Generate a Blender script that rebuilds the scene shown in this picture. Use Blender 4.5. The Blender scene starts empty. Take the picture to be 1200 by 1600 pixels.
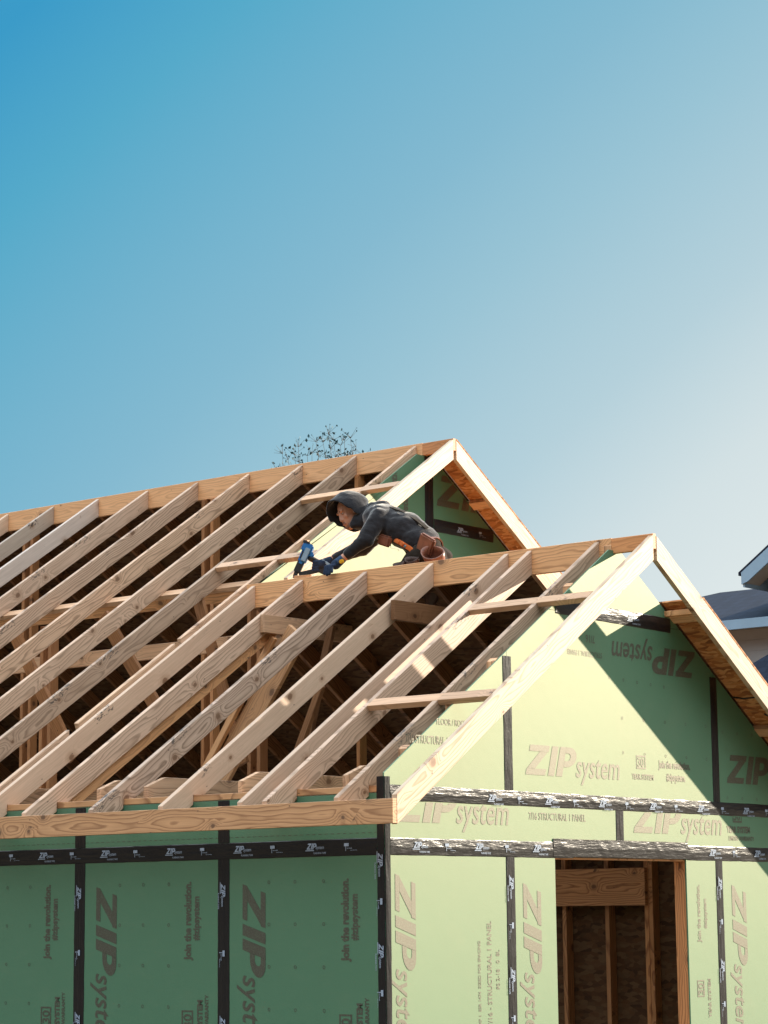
import bpy, bmesh, math, random
from mathutils import Vector, Matrix, Euler
random.seed(7)
S = bpy.context.scene
COL = S.collection
R = math.radians

# ------------------------------------------------------------------ camera
cam_d = bpy.data.cameras.new('camera'); cam = bpy.data.objects.new('camera', cam_d); COL.objects.link(cam); S.camera = cam
cR = Vector((0.77131837, 0.63637495, -0.00974112)); cF = Vector((-0.62630069, 0.7616524, 0.16623194)); cU = cR.cross(cF)
M = Matrix((cR, cU, -cF)).transposed().to_4x4(); M.translation = Vector((8.81717, -10.69825, -0.32591)); cam.matrix_world = M
cam_d.sensor_fit = 'HORIZONTAL'; cam_d.sensor_width = 36; cam_d.lens = 36 * 3703.2 / 1200
cam_d.clip_end = 4000; cam_d.clip_start = 0.1
S.render.resolution_x = 768; S.render.resolution_y = 1024

# ------------------------------------------------------------------ light
SUN_DIR = Vector((1.0, 2.45, 1.03)).normalized()          # towards the sun
SKY_FILL = (2.30, 2.58, 2.75)
sun_el = math.asin(SUN_DIR.z); sun_az = math.atan2(SUN_DIR.x, SUN_DIR.y)
W = bpy.data.worlds.new('World'); S.world = W; W.use_nodes = True
wn = W.node_tree; wn.nodes.clear()
EXPO = 1.2; G = 2 ** -EXPO
def wnode(t, **k):
    n = wn.nodes.new(t)
    for a, v in k.items(): setattr(n, a, v)
    return n
def wmath(op, a, b=None, clamp=False):
    n = wnode('ShaderNodeMath', operation=op, use_clamp=clamp)
    for i, v in enumerate((a, b)):
        if v is None: continue
        if isinstance(v, bpy.types.NodeSocket): wn.links.new(v, n.inputs[i])
        else: n.inputs[i].default_value = v
    return n.outputs[0]
def wdot(v, d):
    n = wnode('ShaderNodeVectorMath', operation='DOT_PRODUCT'); wn.links.new(v, n.inputs[0]); n.inputs[1].default_value = d; return n.outputs['Value']
# clear autumn sky: deep blue away from the sun, whitening towards it and towards the horizon
tc = wnode('ShaderNodeTexCoord'); dirv = tc.outputs['Generated']
zz = wmath('MAXIMUM', wdot(dirv, (0, 0, 1)), 0.0)
sfac = wmath('ADD', wmath('MULTIPLY', wdot(dirv, tuple(SUN_DIR)), 2.43), wmath('ADD', wmath('MULTIPLY', zz, -2.922), 0.0416))
rp = wnode('ShaderNodeValToRGB'); wn.links.new(wmath('DIVIDE', sfac, 1.6, True), rp.inputs[0])
stops = [(0.0, (.045, .328, .578)), (.17, (.093, .402, .591)), (.5, (.235, .49, .635)), (.64, (.32, .55, .665)), (.84, (.465, .635, .71)), (1.0, (.65, .75, .775)), (1.2, (.77, .83, .83)), (1.6, (1.0, .96, .88))]
e = rp.color_ramp.elements
while len(e) < len(stops): e.new(0.5)
for i, (p, c) in enumerate(stops): e[i].position = p / 1.6; e[i].color = c + (1,)
# out-of-view side of the sky brightened as added fill light, with the physical sky mixed in
sky = wnode('ShaderNodeTexSky', sky_type='NISHITA', sun_disc=False, sun_elevation=sun_el, sun_rotation=sun_az, dust_density=2.5, air_density=1.0, ozone_density=1.0)
skm = wnode('ShaderNodeMix', data_type='RGBA', blend_type='MULTIPLY'); skm.inputs[0].default_value = 1; wn.links.new(sky.outputs[0], skm.inputs[6]); skm.inputs[7].default_value = (.055, .055, .055, 1)
fill = wnode('ShaderNodeMix', data_type='RGBA', blend_type='ADD'); fill.inputs[0].default_value = 1; wn.links.new(skm.outputs[2], fill.inputs[6]); fill.inputs[7].default_value = (SKY_FILL[0], SKY_FILL[1], SKY_FILL[2], 1)
mr = wnode('ShaderNodeMapRange', interpolation_type='SMOOTHSTEP'); wn.links.new(wdot(dirv, (-0.635, 0.772, 0)), mr.inputs[0])
mr.inputs[1].default_value = 0.84; mr.inputs[2].default_value = 0.35; mr.inputs[3].default_value = 0; mr.inputs[4].default_value = 1
lo = wnode('ShaderNodeMapRange', interpolation_type='SMOOTHSTEP'); wn.links.new(zz, lo.inputs[0])      # unseen low sky darkened to cut its reflection in the walls
lo.inputs[1].default_value = 0.28; lo.inputs[2].default_value = 0.64; lo.inputs[3].default_value = 0.03; lo.inputs[4].default_value = 1.0
fill2 = wnode('ShaderNodeVectorMath', operation='SCALE'); wn.links.new(fill.outputs[2], fill2.inputs[0]); wn.links.new(lo.outputs[0], fill2.inputs['Scale'])
mx = wnode('ShaderNodeMix', data_type='RGBA'); wn.links.new(mr.outputs[0], mx.inputs[0]); wn.links.new(rp.outputs[0], mx.inputs[6]); wn.links.new(fill2.outputs[0], mx.inputs[7])
bg = wnode('ShaderNodeBackground'); bg.inputs[1].default_value = G
wo = wnode('ShaderNodeOutputWorld'); wn.links.new(mx.outputs[2], bg.inputs[0]); wn.links.new(bg.outputs[0], wo.inputs[0])
sl = bpy.data.lights.new('sun', 'SUN'); sl.energy = 5.0; sl.angle = R(0.5); sl.color = (1.0, 0.88, 0.70)
so = bpy.data.objects.new('sun', sl); COL.objects.link(so)
so.rotation_euler = SUN_DIR.to_track_quat('Z', 'Y').to_euler(); so.location = (20, 40, 20)
S.view_settings.view_transform = 'Standard'; S.view_settings.look = 'None'
S.view_settings.exposure = EXPO; S.view_settings.gamma = 1

# ------------------------------------------------------------------ node helper
class NT:
    def __init__(s, name, rough=0.7, spec=0.3):
        s.m = bpy.data.materials.new(name); s.m.use_nodes = True; s.t = s.m.node_tree; s.t.nodes.clear()
        s.out = s.t.nodes.new('ShaderNodeOutputMaterial'); s.b = s.t.nodes.new('ShaderNodeBsdfPrincipled')
        s.t.links.new(s.b.outputs[0], s.out.inputs[0]); s.b.inputs['Roughness'].default_value = rough
        s.b.inputs['Specular IOR Level'].default_value = spec
        s.tc = s.t.nodes.new('ShaderNodeTexCoord')
    def set(s, sock, v):
        if isinstance(v, bpy.types.NodeSocket): s.t.links.new(v, sock)
        elif v is not None:
            if isinstance(v, tuple) and len(v) == 3 and sock.type == 'RGBA': v = v + (1,)
            sock.default_value = v
    def math(s, op, a, b=None, c=None):
        n = s.t.nodes.new('ShaderNodeMath'); n.operation = op
        for i, v in enumerate((a, b, c)):
            if v is not None: s.set(n.inputs[i], v)
        return n.outputs[0]
    def vec(s, op, a, b=None):
        n = s.t.nodes.new('ShaderNodeVectorMath'); n.operation = op
        s.set(n.inputs[0], a)
        if b is not None: s.set(n.inputs[1], b)
        return n.outputs['Value'] if op in ('LENGTH', 'DOT_PRODUCT', 'DISTANCE') else n.outputs[0]
    def comb(s, x, y, z):
        n = s.t.nodes.new('ShaderNodeCombineXYZ')
        for i, v in enumerate((x, y, z)): s.set(n.inputs[i], v)
        return n.outputs[0]
    def sep(s, v):
        n = s.t.nodes.new('ShaderNodeSeparateXYZ'); s.set(n.inputs[0], v); return n.outputs
    def noise(s, v, scale=5, detail=3, rough=0.5):
        n = s.t.nodes.new('ShaderNodeTexNoise'); s.set(n.inputs['Vector'], v)
        n.inputs['Scale'].default_value = scale; n.inputs['Detail'].default_value = detail; n.inputs['Roughness'].default_value = rough
        return n.outputs[0]
    def vor(s, v, scale=1, feature='F1'):
        n = s.t.nodes.new('ShaderNodeTexVoronoi'); n.feature = feature; s.set(n.inputs['Vector'], v); n.inputs['Scale'].default_value = scale
        return n.outputs
    def ramp(s, f, stops, interp='LINEAR'):
        n = s.t.nodes.new('ShaderNodeValToRGB'); s.set(n.inputs[0], f); e = n.color_ramp.elements; n.color_ramp.interpolation = interp
        while len(e) < len(stops): e.new(0.5)
        for i, (p, c) in enumerate(stops):
            e[i].position = p; e[i].color = (c, c, c, 1) if isinstance(c, (int, float)) else tuple(c) + (1,)
        return n.outputs[0]
    def mix(s, f, a, b, mode='MIX'):
        n = s.t.nodes.new('ShaderNodeMix'); n.data_type = 'RGBA'; n.blend_type = mode
        s.set(n.inputs[0], f); s.set(n.inputs[6], a); s.set(n.inputs[7], b); return n.outputs[2]
    def bump(s, h, strength=0.3, dist=0.01):
        n = s.t.nodes.new('ShaderNodeBump'); s.set(n.inputs['Height'], h); n.inputs['Strength'].default_value = strength; n.inputs['Distance'].default_value = dist
        s.t.links.new(n.outputs[0], s.b.inputs['Normal'])
    def base(s, c): s.set(s.b.inputs['Base Color'], c)

def mat_wood(name='lumber', k=1.0):
    n = NT(name, 0.55, 0.6 * k)
    oi = n.t.nodes.new('ShaderNodeObjectInfo'); sc = n.t.nodes.new('ShaderNodeSeparateColor'); n.t.links.new(oi.outputs['Color'], sc.inputs[0])
    grey, grain, seed = sc.outputs[0], sc.outputs[1], sc.outputs[2]
    pale = n.math('SUBTRACT', 1.0, oi.outputs['Alpha'])
    sd = n.math('MULTIPLY', seed, 37.0)
    p = n.vec('ADD', n.tc.outputs['Object'], n.comb(sd, 0.0, 0.0))
    x, y, z = n.sep(p)
    ky = n.math('ADD', y, n.math('MULTIPLY', seed, 9.0))
    v = n.vor(n.comb(n.math('MULTIPLY', x, 1.9), n.math('MULTIPLY', ky, 6.0), n.math('MULTIPLY', seed, 50.0)))
    px, py, pz = n.sep(v['Position'])
    dx = n.math('SUBTRACT', n.math('DIVIDE', px, 1.9), x); dy = n.math('SUBTRACT', n.math('DIVIDE', py, 6.0), ky)
    wob = n.math('MULTIPLY', n.noise(p, 40, 2), 0.012)
    dk = n.math('ADD', n.vec('LENGTH', n.comb(n.math('MULTIPLY', dx, 0.75), dy, 0.0)), n.math('SUBTRACT', wob, 0.006))
    rnd = n.sep(v['Color'])[0]
    has = n.math('GREATER_THAN', rnd, 0.30)
    g = n.math('MULTIPLY', dk, 1 / 0.045); g = n.math('EXPONENT', n.math('MULTIPLY', n.math('MULTIPLY', g, g), -1.0))
    warp = n.math('MULTIPLY', n.math('MULTIPLY', g, has), 0.055)
    n1 = n.math('MULTIPLY', n.math('SUBTRACT', n.noise(n.comb(n.math('MULTIPLY', x, 1.1), n.math('MULTIPLY', y, 5.0), z), 1.3, 2), 0.5), 0.13)
    n2 = n.math('MULTIPLY', n.math('SUBTRACT', n.noise(n.comb(n.math('MULTIPLY', x, 4.0), n.math('MULTIPLY', y, 30.0), n.math('MULTIPLY', z, 30.0)), 1.0, 3), 0.5), 0.012)
    yy = n.math('SUBTRACT', y, n.math('MULTIPLY', n.math('SUBTRACT', seed, 0.5), 0.09))
    r = n.math('ADD', n.vec('LENGTH', n.comb(yy, n.math('ADD', n.math('MULTIPLY', z, 0.6), 0.012), 0.0)), n.math('ADD', n.math('ADD', n1, n2), warp))
    ring = n.math('FRACT', n.math('MULTIPLY', r, 52.0))
    line = n.ramp(ring, [(0, 0.0), (0.55, 0.25), (0.82, 1.0), (0.93, 0.7), (1.0, 0.0)])
    line = n.math('MULTIPLY', line, grain)
    fine = n.noise(n.comb(n.math('MULTIPLY', x, 3.0), n.math('MULTIPLY', y, 120.0), n.math('MULTIPLY', z, 120.0)), 1.0, 3)
    blot = n.noise(n.comb(n.math('MULTIPLY', x, 1.6), n.math('MULTIPLY', y, 9.0), z), 1.5, 4, 0.6)
    fresh = n.mix(blot, (0.85, 0.475, 0.245), (0.71, 0.355, 0.155)); old = n.mix(blot, (0.64, 0.505, 0.415), (0.47, 0.35, 0.28))
    fresh = n.mix(pale, fresh, (0.56, 0.45, 0.33))
    c = n.mix(grey, fresh, old)
    dark = n.mix(grey, (0.33, 0.145, 0.06), (0.20, 0.145, 0.10))
    c = n.mix(n.math('MULTIPLY', line, 0.92), c, dark)
    c = n.mix(n.math('MULTIPLY', n.ramp(fine, [(0.35, 1.0), (0.6, 0.0)]), 0.18), c, dark)
    kr = n.math('MULTIPLY', n.math('ADD', rnd, -0.1), 0.028)
    kn = n.math('MULTIPLY', n.ramp(n.math('DIVIDE', dk, kr), [(0.0, 1.0), (0.75, 0.85), (1.0, 0.0)]), has)
    c = n.mix(kn, c, (0.085, 0.04, 0.022))
    halo = n.math('MULTIPLY', n.ramp(n.math('DIVIDE', dk, n.math('MULTIPLY', kr, 2.6)), [(0.3, 0.5), (1.0, 0.0)]), has)
    c = n.mix(halo, c, (0.30, 0.15, 0.075))
    st = n.noise(n.comb(n.math('MULTIPLY', x, 2.2), n.math('MULTIPLY', y, 14.0), z), 2.0, 5, 0.7)
    c = n.mix(n.math('MULTIPLY', n.ramp(st, [(0.63, 0.0), (0.74, 1.0)]), n.math('MULTIPLY', grey, 0.55)), c, (0.13, 0.115, 0.10))
    vr = n.math('ADD', n.math('MULTIPLY', n.math('FRACT', n.math('MULTIPLY', seed, 7.31)), 0.34), 0.80)
    c = n.vec('MULTIPLY', c, n.comb(vr, n.math('MULTIPLY', vr, n.math('ADD', n.math('MULTIPLY', n.math('FRACT', n.math('MULTIPLY', seed, 23.7)), 0.05), 0.975)), n.math('MULTIPLY', vr, n.math('ADD', n.math('MULTIPLY', n.math('FRACT', n.math('MULTIPLY', seed, 23.7)), 0.16), 0.90))))
    sp = n.vor(n.vec('MULTIPLY', p, (9.0, 17.0, 17.0)), 1.0)
    spk = n.math('MULTIPLY', n.ramp(sp['Distance'], [(0.045, 1.0), (0.075, 0.0)]), n.math('GREATER_THAN', n.sep(sp['Color'])[1], 0.72))
    c = n.mix(n.math('MULTIPLY', spk, 0.85), c, (0.035, 0.02, 0.015))
    ink = n.noise(n.comb(n.math('MULTIPLY', x, 26.0), n.math('MULTIPLY', y, 60.0), n.math('MULTIPLY', z, 50.0)), 1.0, 3, 0.6)
    inkm = n.math('MULTIPLY', n.ramp(ink, [(0.53, 0.0), (0.57, 1.0)]), n.ramp(n.noise(n.comb(x, seed, 0.0), 2.1, 1), [(0.63, 0.0), (0.66, 1.0)]))
    c = n.mix(n.math('MULTIPLY', n.math('MULTIPLY', inkm, n.ramp(y, [(0.044, 0.0), (0.054, 1.0)])), n.math('MULTIPLY', grey, 1.1)), c, (0.02, 0.02, 0.022))
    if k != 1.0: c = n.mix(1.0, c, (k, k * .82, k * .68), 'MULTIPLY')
    n.base(c)
    n.bump(n.math('ADD', n.math('MULTIPLY', line, 0.4), fine), 0.25, 0.002)
    return n.m

def mat_panel(name, a, b, c, rough, spec):
    n = NT(name, rough, spec)
    p = n.tc.outputs['Object']
    base = n.mix(n.noise(p, 1.3, 4, 0.6), a, b)
    base = n.mix(n.math('MULTIPLY', n.ramp(n.noise(p, 170, 2), [(0.35, 0.0), (0.62, 1.0)]), 0.35), base, c)
    sp = n.vor(p, 24.0)
    spot = n.math('MULTIPLY', n.ramp(sp['Distance'], [(0.04, 1.0), (0.09, 0.0)]), n.math('GREATER_THAN', n.sep(sp['Color'])[1], 0.86))
    base = n.mix(n.math('MULTIPLY', spot, 0.6), base, (0.10, 0.07, 0.03))
    smear = n.noise(n.vec('MULTIPLY', p, (2.0, 2.0, 7.0)), 1.0, 5, 0.7)
    base = n.mix(n.math('MULTIPLY', n.ramp(smear, [(0.52, 0.0), (0.75, 1.0)]), 0.30), base, (0.07, 0.17, 0.11))
    n.base(base)
    n.bump(n.math('ADD', n.noise(p, 210, 3), n.math('MULTIPLY', n.noise(n.vec('MULTIPLY', p, (1.0, 1.0, 2.2)), 9, 3), 1.0)), 0.13, 0.004)
    n.b.inputs['IOR'].default_value = 2.15; n.b.inputs['Specular Tint'].default_value = (1, 0.80, 0.52, 1); n.b.inputs['Sheen Weight'].default_value = 0.05; n.b.inputs['Sheen Tint'].default_value = (1, .95, .7, 1)
    return n.m

def mat_tape(name, vert, strength):
    n = NT(name, 0.33, 0.5)
    p = n.tc.outputs['Object']
    sc = (30.0, 30.0, 4.5) if vert else (5.0, 5.0, 34.0)
    w = n.noise(n.vec('MULTIPLY', p, sc), 1.0, 4, 0.6)
    w2 = n.noise(p, 9, 3, 0.6)
    n.base(n.mix(w2, (0.003, 0.003, 0.005), (0.009, 0.009, 0.012)))
    n.bump(n.math('ADD', w, n.math('MULTIPLY', n.noise(p, 70, 3), 0.12)), strength, 0.012)
    return n.m

def mat_osb(name='osb', k=1.0):
    n = NT(name, 0.75, 0.2)
    p = n.tc.outputs['Object']
    x, y, z = n.sep(p)
    q = n.vec('ADD', p, n.vec('MULTIPLY', n.comb(n.noise(p, 7, 2), n.noise(n.vec('ADD', p, (5.0, 2.0, 1.0)), 7, 2), 0.0), (0.07, 0.07, 0.07)))
    v = n.vor(n.vec('MULTIPLY', q, (15.0, 42.0, 36.0)), 1.0)
    r = n.sep(v['Color'])[0]
    c = n.ramp(r, [(0, (0.12 * k, 0.045 * k, 0.017 * k)), (0.4, (0.27 * k, 0.11 * k, 0.038 * k)), (0.75, (0.36 * k, 0.19 * k, 0.085 * k)), (1, (0.20 * k, 0.09 * k, 0.035 * k))])
    f = n.noise(n.vec('MULTIPLY', q, (20.0, 160.0, 120.0)), 1.0, 2)
    c = n.mix(n.math('MULTIPLY', f, 0.5), c, (0.10 * k, 0.045 * k, 0.02 * k))
    n.base(c); n.bump(r, 0.3, 0.003)
    return n.m

def mat_plain(name, col, rough=0.7, spec=0.3, var=0.25, scale=20, bump=0.15, bd=0.003, sheen=0.0, metal=0.0):
    n = NT(name, rough, spec); p = n.tc.outputs['Object']
    d = tuple(c * (1 - var) for c in col); e = tuple(min(1, c * (1 + var)) for c in col)
    n.base(n.mix(n.ramp(n.noise(p, scale, 4, 0.6), [(0.3, 0.0), (0.7, 1.0)]), d, e))
    n.bump(n.noise(p, scale * 6, 3), bump, bd)
    if sheen: n.b.inputs['Sheen Weight'].default_value = sheen; n.b.inputs['Sheen Roughness'].default_value = 0.4
    n.b.inputs['Metallic'].default_value = metal
    return n.m

def mat_print(name, col, wear=0.25):
    n = NT(name, 0.57, 0.5); p = n.tc.outputs['Object']; n.b.inputs['IOR'].default_value = 2.25; n.b.inputs['Specular Tint'].default_value = (1, 0.92, 0.74, 1)
    n.base(n.mix(n.ramp(n.noise(p, 130, 3), [(0.48, 0.0), (0.62, wear)]), col, (0.07, 0.17, 0.10)))
    n.bump(n.noise(p, 210, 3), 0.22, 0.004)
    return n.m

def mat_cloth(name, col, sheen=0.35):
    n = NT(name, 0.95, 0.05); p = n.tc.outputs['Object']
    n.base(n.mix(n.noise(p, 30, 4), tuple(c * 0.75 for c in col), tuple(c * 1.3 for c in col)))
    f = n.noise(n.vec('MULTIPLY', p, (14.0, 14.0, 24.0)), 1.0, 3, 0.55)
    n.bump(n.math('ADD', n.math('MULTIPLY', f, 2.0), n.math('MULTIPLY', n.noise(p, 400, 2), 0.15)), 0.35, 0.012)
    n.b.inputs['Sheen Weight'].default_value = sheen; n.b.inputs['Sheen Roughness'].default_value = 0.35
    return n.m

def mat_shingle():
    n = NT('slate_shingles', 0.8, 0.2); p = n.tc.outputs['Object']
    x, y, z = n.sep(p)
    b = n.t.nodes.new('ShaderNodeTexBrick'); n.set(b.inputs['Vector'], n.comb(x, n.math('MULTIPLY', z, 1.6), 0.0))
    b.inputs['Scale'].default_value = 3.4; b.inputs['Mortar Size'].default_value = 0.03; b.inputs['Row Height'].default_value = 0.5
    b.inputs['Color1'].default_value = (0.006, 0.011, 0.025, 1); b.inputs['Color2'].default_value = (0.013, 0.021, 0.044, 1); b.inputs['Mortar'].default_value = (0.004, 0.008, 0.022, 1)
    n.base(n.mix(n.math('MULTIPLY', n.noise(p, 25, 3), 0.5), b.outputs[0], (0.008, 0.014, 0.030)))
    n.bump(b.outputs[1], -0.5, 0.02)
    return n.m

def mat_siding():
    n = NT('lap_siding', 0.6, 0.3); p = n.tc.outputs['Object']
    x, y, z = n.sep(p); f = n.math('FRACT', n.math('MULTIPLY', z, 6.0))
    n.base(n.mix(n.noise(p, 3, 3), (0.30, 0.30, 0.30), (0.36, 0.36, 0.36))); n.bump(f, 0.8, 0.02)
    return n.m

WOOD = mat_wood(); WOODD = mat_wood('shaded_lumber', 0.38); WOODM = mat_wood('half_shaded_lumber', 0.62); WOODO = mat_wood('orange_lumber', 0.86)  # the two darkest copies have the interior's shade put into their colour
PANEL = mat_panel('green_sheathing', (0.010, 0.152, 0.096), (0.007, 0.125, 0.080), (0.020, 0.190, 0.112), 0.57, 0.55)
TAPE = mat_tape('flashing_tape', False, 0.40); TAPEV = mat_tape('flashing_tape_upright', True, 0.55)
OSB = mat_osb('osb', 0.42); OSBLIT = mat_osb('bounce_lit_osb', 1.9); OSBT = mat_osb('reflector_osb', 2.0)  # first darkened as attic shade; second brightened as bounce light; third as added reflector
OSBD = mat_osb('dark_osb', 0.38)  # room shade put into the colour by darkening it
PRINT = mat_print('black_print', (0.004, 0.007, 0.007))
TPRINT = mat_plain('silver_print', (0.28, 0.34, 0.44), 0.45, 0.5, 0.2, 60, 0.05)
DUST = mat_plain('packed_soil', (0.15, 0.115, 0.075), 0.95, 0.1, 0.3, 0.8, 0.6, 0.05)
CONC = mat_plain('concrete', (0.36, 0.34, 0.31), 0.85, 0.2, 0.12, 2.0, 0.3)
SKIN = mat_plain('skin', (0.50, 0.235, 0.150), 0.5, 0.4, 0.12, 30, 0.1)
HOODIE = mat_cloth('charcoal_fleece', (0.026, 0.025, 0.028), 0.7)
PANTS = mat_cloth('dark_canvas', (0.028, 0.022, 0.018), 0.1)
LEATHER = mat_plain('brown_leather', (0.20, 0.070, 0.038), 0.42, 0.6, 0.35, 14, 0.3)
LEATHD = mat_plain('dark_leather', (0.055, 0.025, 0.018), 0.5, 0.5, 0.3, 14, 0.3)
ORANGE = mat_plain('orange_webbing', (0.62, 0.15, 0.035), 0.6, 0.3, 0.1, 40, 0.2)
GLOVE = mat_plain('navy_knit', (0.018, 0.030, 0.060), 0.85, 0.2, 0.3, 60, 0.4)
GLOVEB = mat_plain('blue_knit', (0.035, 0.065, 0.12), 0.85, 0.2, 0.2, 60, 0.4)
TOOLB = mat_plain('blue_casing', (0.020, 0.150, 0.400), 0.34, 0.5, 0.06, 30, 0.05)
TOOLG = mat_plain('grey_casing', (0.23, 0.33, 0.42), 0.4, 0.5, 0.1, 30, 0.05)
TOOLK = mat_plain('black_rubber', (0.013, 0.013, 0.014), 0.45, 0.5, 0.2, 30, 0.1)
STEEL = mat_plain('steel', (0.45, 0.45, 0.45), 0.3, 0.5, 0.1, 30, 0.02, metal=1.0)
YELLOW = mat_plain('yellow_plastic', (0.80, 0.42, 0.015), 0.4, 0.5, 0.05, 30, 0.02)
HAIR = mat_plain('dark_hair', (0.022, 0.014, 0.010), 0.7, 0.3, 0.3, 90, 0.4)
STUB = mat_plain('stubble', (0.22, 0.105, 0.07), 0.7, 0.3, 0.3, 120, 0.3)
EYE = mat_plain('eye_white', (0.55, 0.5, 0.46), 0.3, 0.5, 0.02, 30, 0.0)
LIP = mat_plain('lips', (0.36, 0.15, 0.11), 0.5, 0.4, 0.1, 60, 0.05)
BARK = mat_plain('grey_bark', (0.10, 0.085, 0.07), 0.9, 0.1, 0.3, 18, 0.5)
LEAF = mat_plain('dull_leaf', (0.030, 0.090, 0.110), 0.6, 0.3, 0.4, 2, 0.0)
SHING = mat_shingle(); SIDE = mat_siding()
TRIM = mat_plain('blue_grey_trim', (0.27, 0.41, 0.55), 0.5, 0.4, 0.05, 3, 0.05)
SHADE = mat_plain('soffit_paint', (0.45, 0.42, 0.36), 0.6, 0.3, 0.08, 3, 0.05)
GLASSM = mat_plain('window_glass', (0.03, 0.045, 0.06), 0.08, 0.8, 0.1, 2, 0.0)

# ------------------------------------------------------------------ object helpers
def empty(name, loc=(0, 0, 0), label=None, cat=None, group=None, kind=None):
    o = bpy.data.objects.new(name, None); COL.objects.link(o); o.location = loc; o.empty_display_size = 0.3
    if label: o['label'] = label
    if cat: o['category'] = cat
    if group: o['group'] = group
    if kind: o['kind'] = kind
    return o

def link(name, me, mats, parent=None, mw=None, color=None, label=None):
    o = bpy.data.objects.new(name, me); COL.objects.link(o)
    for m in (mats if isinstance(mats, (list, tuple)) else [mats]): me.materials.append(m)
    if mw is not None:
        o.matrix_world = mw
    if parent is not None:
        o.parent = parent
        w = world_of(parent)
        o.matrix_parent_inverse = w.inverted()
    if color: o.color = color
    if label: o['label'] = label
    return o

WM = {}
def world_of(o):
    """world matrix without a depsgraph update"""
    m = o.matrix_basis.copy()
    if o.parent: m = world_of(o.parent) @ o.matrix_parent_inverse @ m
    return m

def bm_to(bm, name, smooth=False):
    me = bpy.data.meshes.new(name); bmesh.ops.recalc_face_normals(bm, faces=bm.faces); bm.to_mesh(me); bm.free()
    if smooth:
        for p in me.polygons: p.use_smooth = True
    return me

def seedcol(grey=0.0, grain=1.0): return (grey, grain, random.random(), 1)

def prism(name, pts, ext, xdir, mat, parent=None, bevel=0.0018, color=None, label=None):
    """solid from a planar polygon of world points swept along ext; local x runs along xdir"""
    pts = [Vector(p) for p in pts]; ext = Vector(ext)
    ez = ext.normalized(); ex = Vector(xdir); ex = (ex - ez * ex.dot(ez)).normalized(); ey = ez.cross(ex)
    c = sum(pts, Vector()) / len(pts) + ext * 0.5
    mw = Matrix((ex, ey, ez)).transposed().to_4x4(); mw.translation = c
    inv = mw.inverted()
    bm = bmesh.new()
    a = [bm.verts.new(inv @ p) for p in pts]; b = [bm.verts.new(inv @ (p + ext)) for p in pts]
    bm.faces.new(a); bm.faces.new(b[::-1]); n = len(a)
    for i in range(n): bm.faces.new((a[i], b[i], b[(i + 1) % n], a[(i + 1) % n]))
    bmesh.ops.recalc_face_normals(bm, faces=bm.faces)
    if bevel: bmesh.ops.bevel(bm, geom=list(bm.edges), offset=bevel, segments=1, affect='EDGES', clamp_overlap=True)
    return link(name, bm_to(bm, name), mat, parent, mw, color, label)

def board(name, p0, p1, w, t, wdir, mat=None, parent=None, grey=0.0, grain=1.0, label=None, bevel=0.002):
    """straight board; w measured along wdir, t across"""
    p0, p1 = Vector(p0), Vector(p1); ex = (p1 - p0).normalized(); wd = Vector(wdir); wd = (wd - ex * wd.dot(ex)).normalized(); tz = ex.cross(wd)
    pts = [p0 + wd * (w / 2) - tz * t / 2, p1 + wd * (w / 2) - tz * t / 2, p1 - wd * (w / 2) - tz * t / 2, p0 - wd * (w / 2) - tz * t / 2]
    return prism(name, pts, tz * t, ex, mat or WOOD, parent, bevel, seedcol(grey, grain), label)

def box(name, lo, hi, mat, parent=None, bevel=0.0, color=None, label=None):
    lo, hi = Vector(lo), Vector(hi)
    pts = [(lo.x, lo.y, lo.z), (hi.x, lo.y, lo.z), (hi.x, hi.y, lo.z), (lo.x, hi.y, lo.z)]
    return prism(name, pts, (0, 0, hi.z - lo.z), (1, 0, 0), mat, parent, bevel, color, label)

# ------------------------------------------------------------------ dimensions of the new house
P = 0.66039; ZR = 2.13598; YR = 2.46416; YO = 0.3155; XO = 0.3211      # near wing
XM = -2.9919; YM = 4.5979; ZM = ZR + P * (YM - YR); XG = -3.31          # main wing
SL = math.atan(P); CO = math.cos(SL)
XE = -13.0                                                              # far end of the main wing
DV = 0.168; T = 0.038
def ztop(y): return ZR + P * (y - YR)                                   # shared left slope
NL = Vector((0, -math.sin(SL), math.cos(SL))); DL = Vector((0, math.cos(SL), math.sin(SL)))
NRt = Vector((0, math.sin(SL), math.cos(SL))); DRt = Vector((0, math.cos(SL), -math.sin(SL)))

house = empty('unfinished_house', (0, 0, -2.45), 'unfinished gabled house with open lumber rafters over green sheathed walls', 'house')

# ---- setting
def ground():
    bm = bmesh.new(); n = 60; sz = 1500
    grid = []
    for i in range(n + 1):
        row = []
        for j in range(n + 1):
            u, v = (i / n * 2 - 1), (j / n * 2 - 1)
            x, y = sz * u * abs(u), sz * v * abs(v)
            z = -2.62 + 0.05 * math.sin(x * 0.3) * math.cos(y * 0.23)
            row.append(bm.verts.new((x, y, z)))
        grid.append(row)
    for i in range(n):
        for j in range(n): bm.faces.new((grid[i][j], grid[i + 1][j], grid[i + 1][j + 1], grid[i][j + 1]))
    o = link('ground', bm_to(bm, 'ground'), DUST); o['kind'] = 'structure'
ground()

# ------------------------------------------------------------------ lettering
def text_polys(txt, size, bold=0.0, shear=0.0, sx=1.0):
    cu = bpy.data.curves.new('t', 'FONT'); cu.body = txt; cu.size = size; cu.offset = bold; cu.shear = shear; cu.resolution_u = 3; cu.fill_mode = 'BOTH'
    ob = bpy.data.objects.new('t', cu); COL.objects.link(ob)
    dg = bpy.context.evaluated_depsgraph_get(); me = bpy.data.meshes.new_from_object(ob.evaluated_get(dg))
    vs = [(v.co.x * sx, v.co.y) for v in me.vertices]; fs = [list(p.vertices) for p in me.polygons]
    bpy.data.objects.remove(ob); bpy.data.curves.remove(cu); bpy.data.meshes.remove(me)
    return vs, fs

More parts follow.
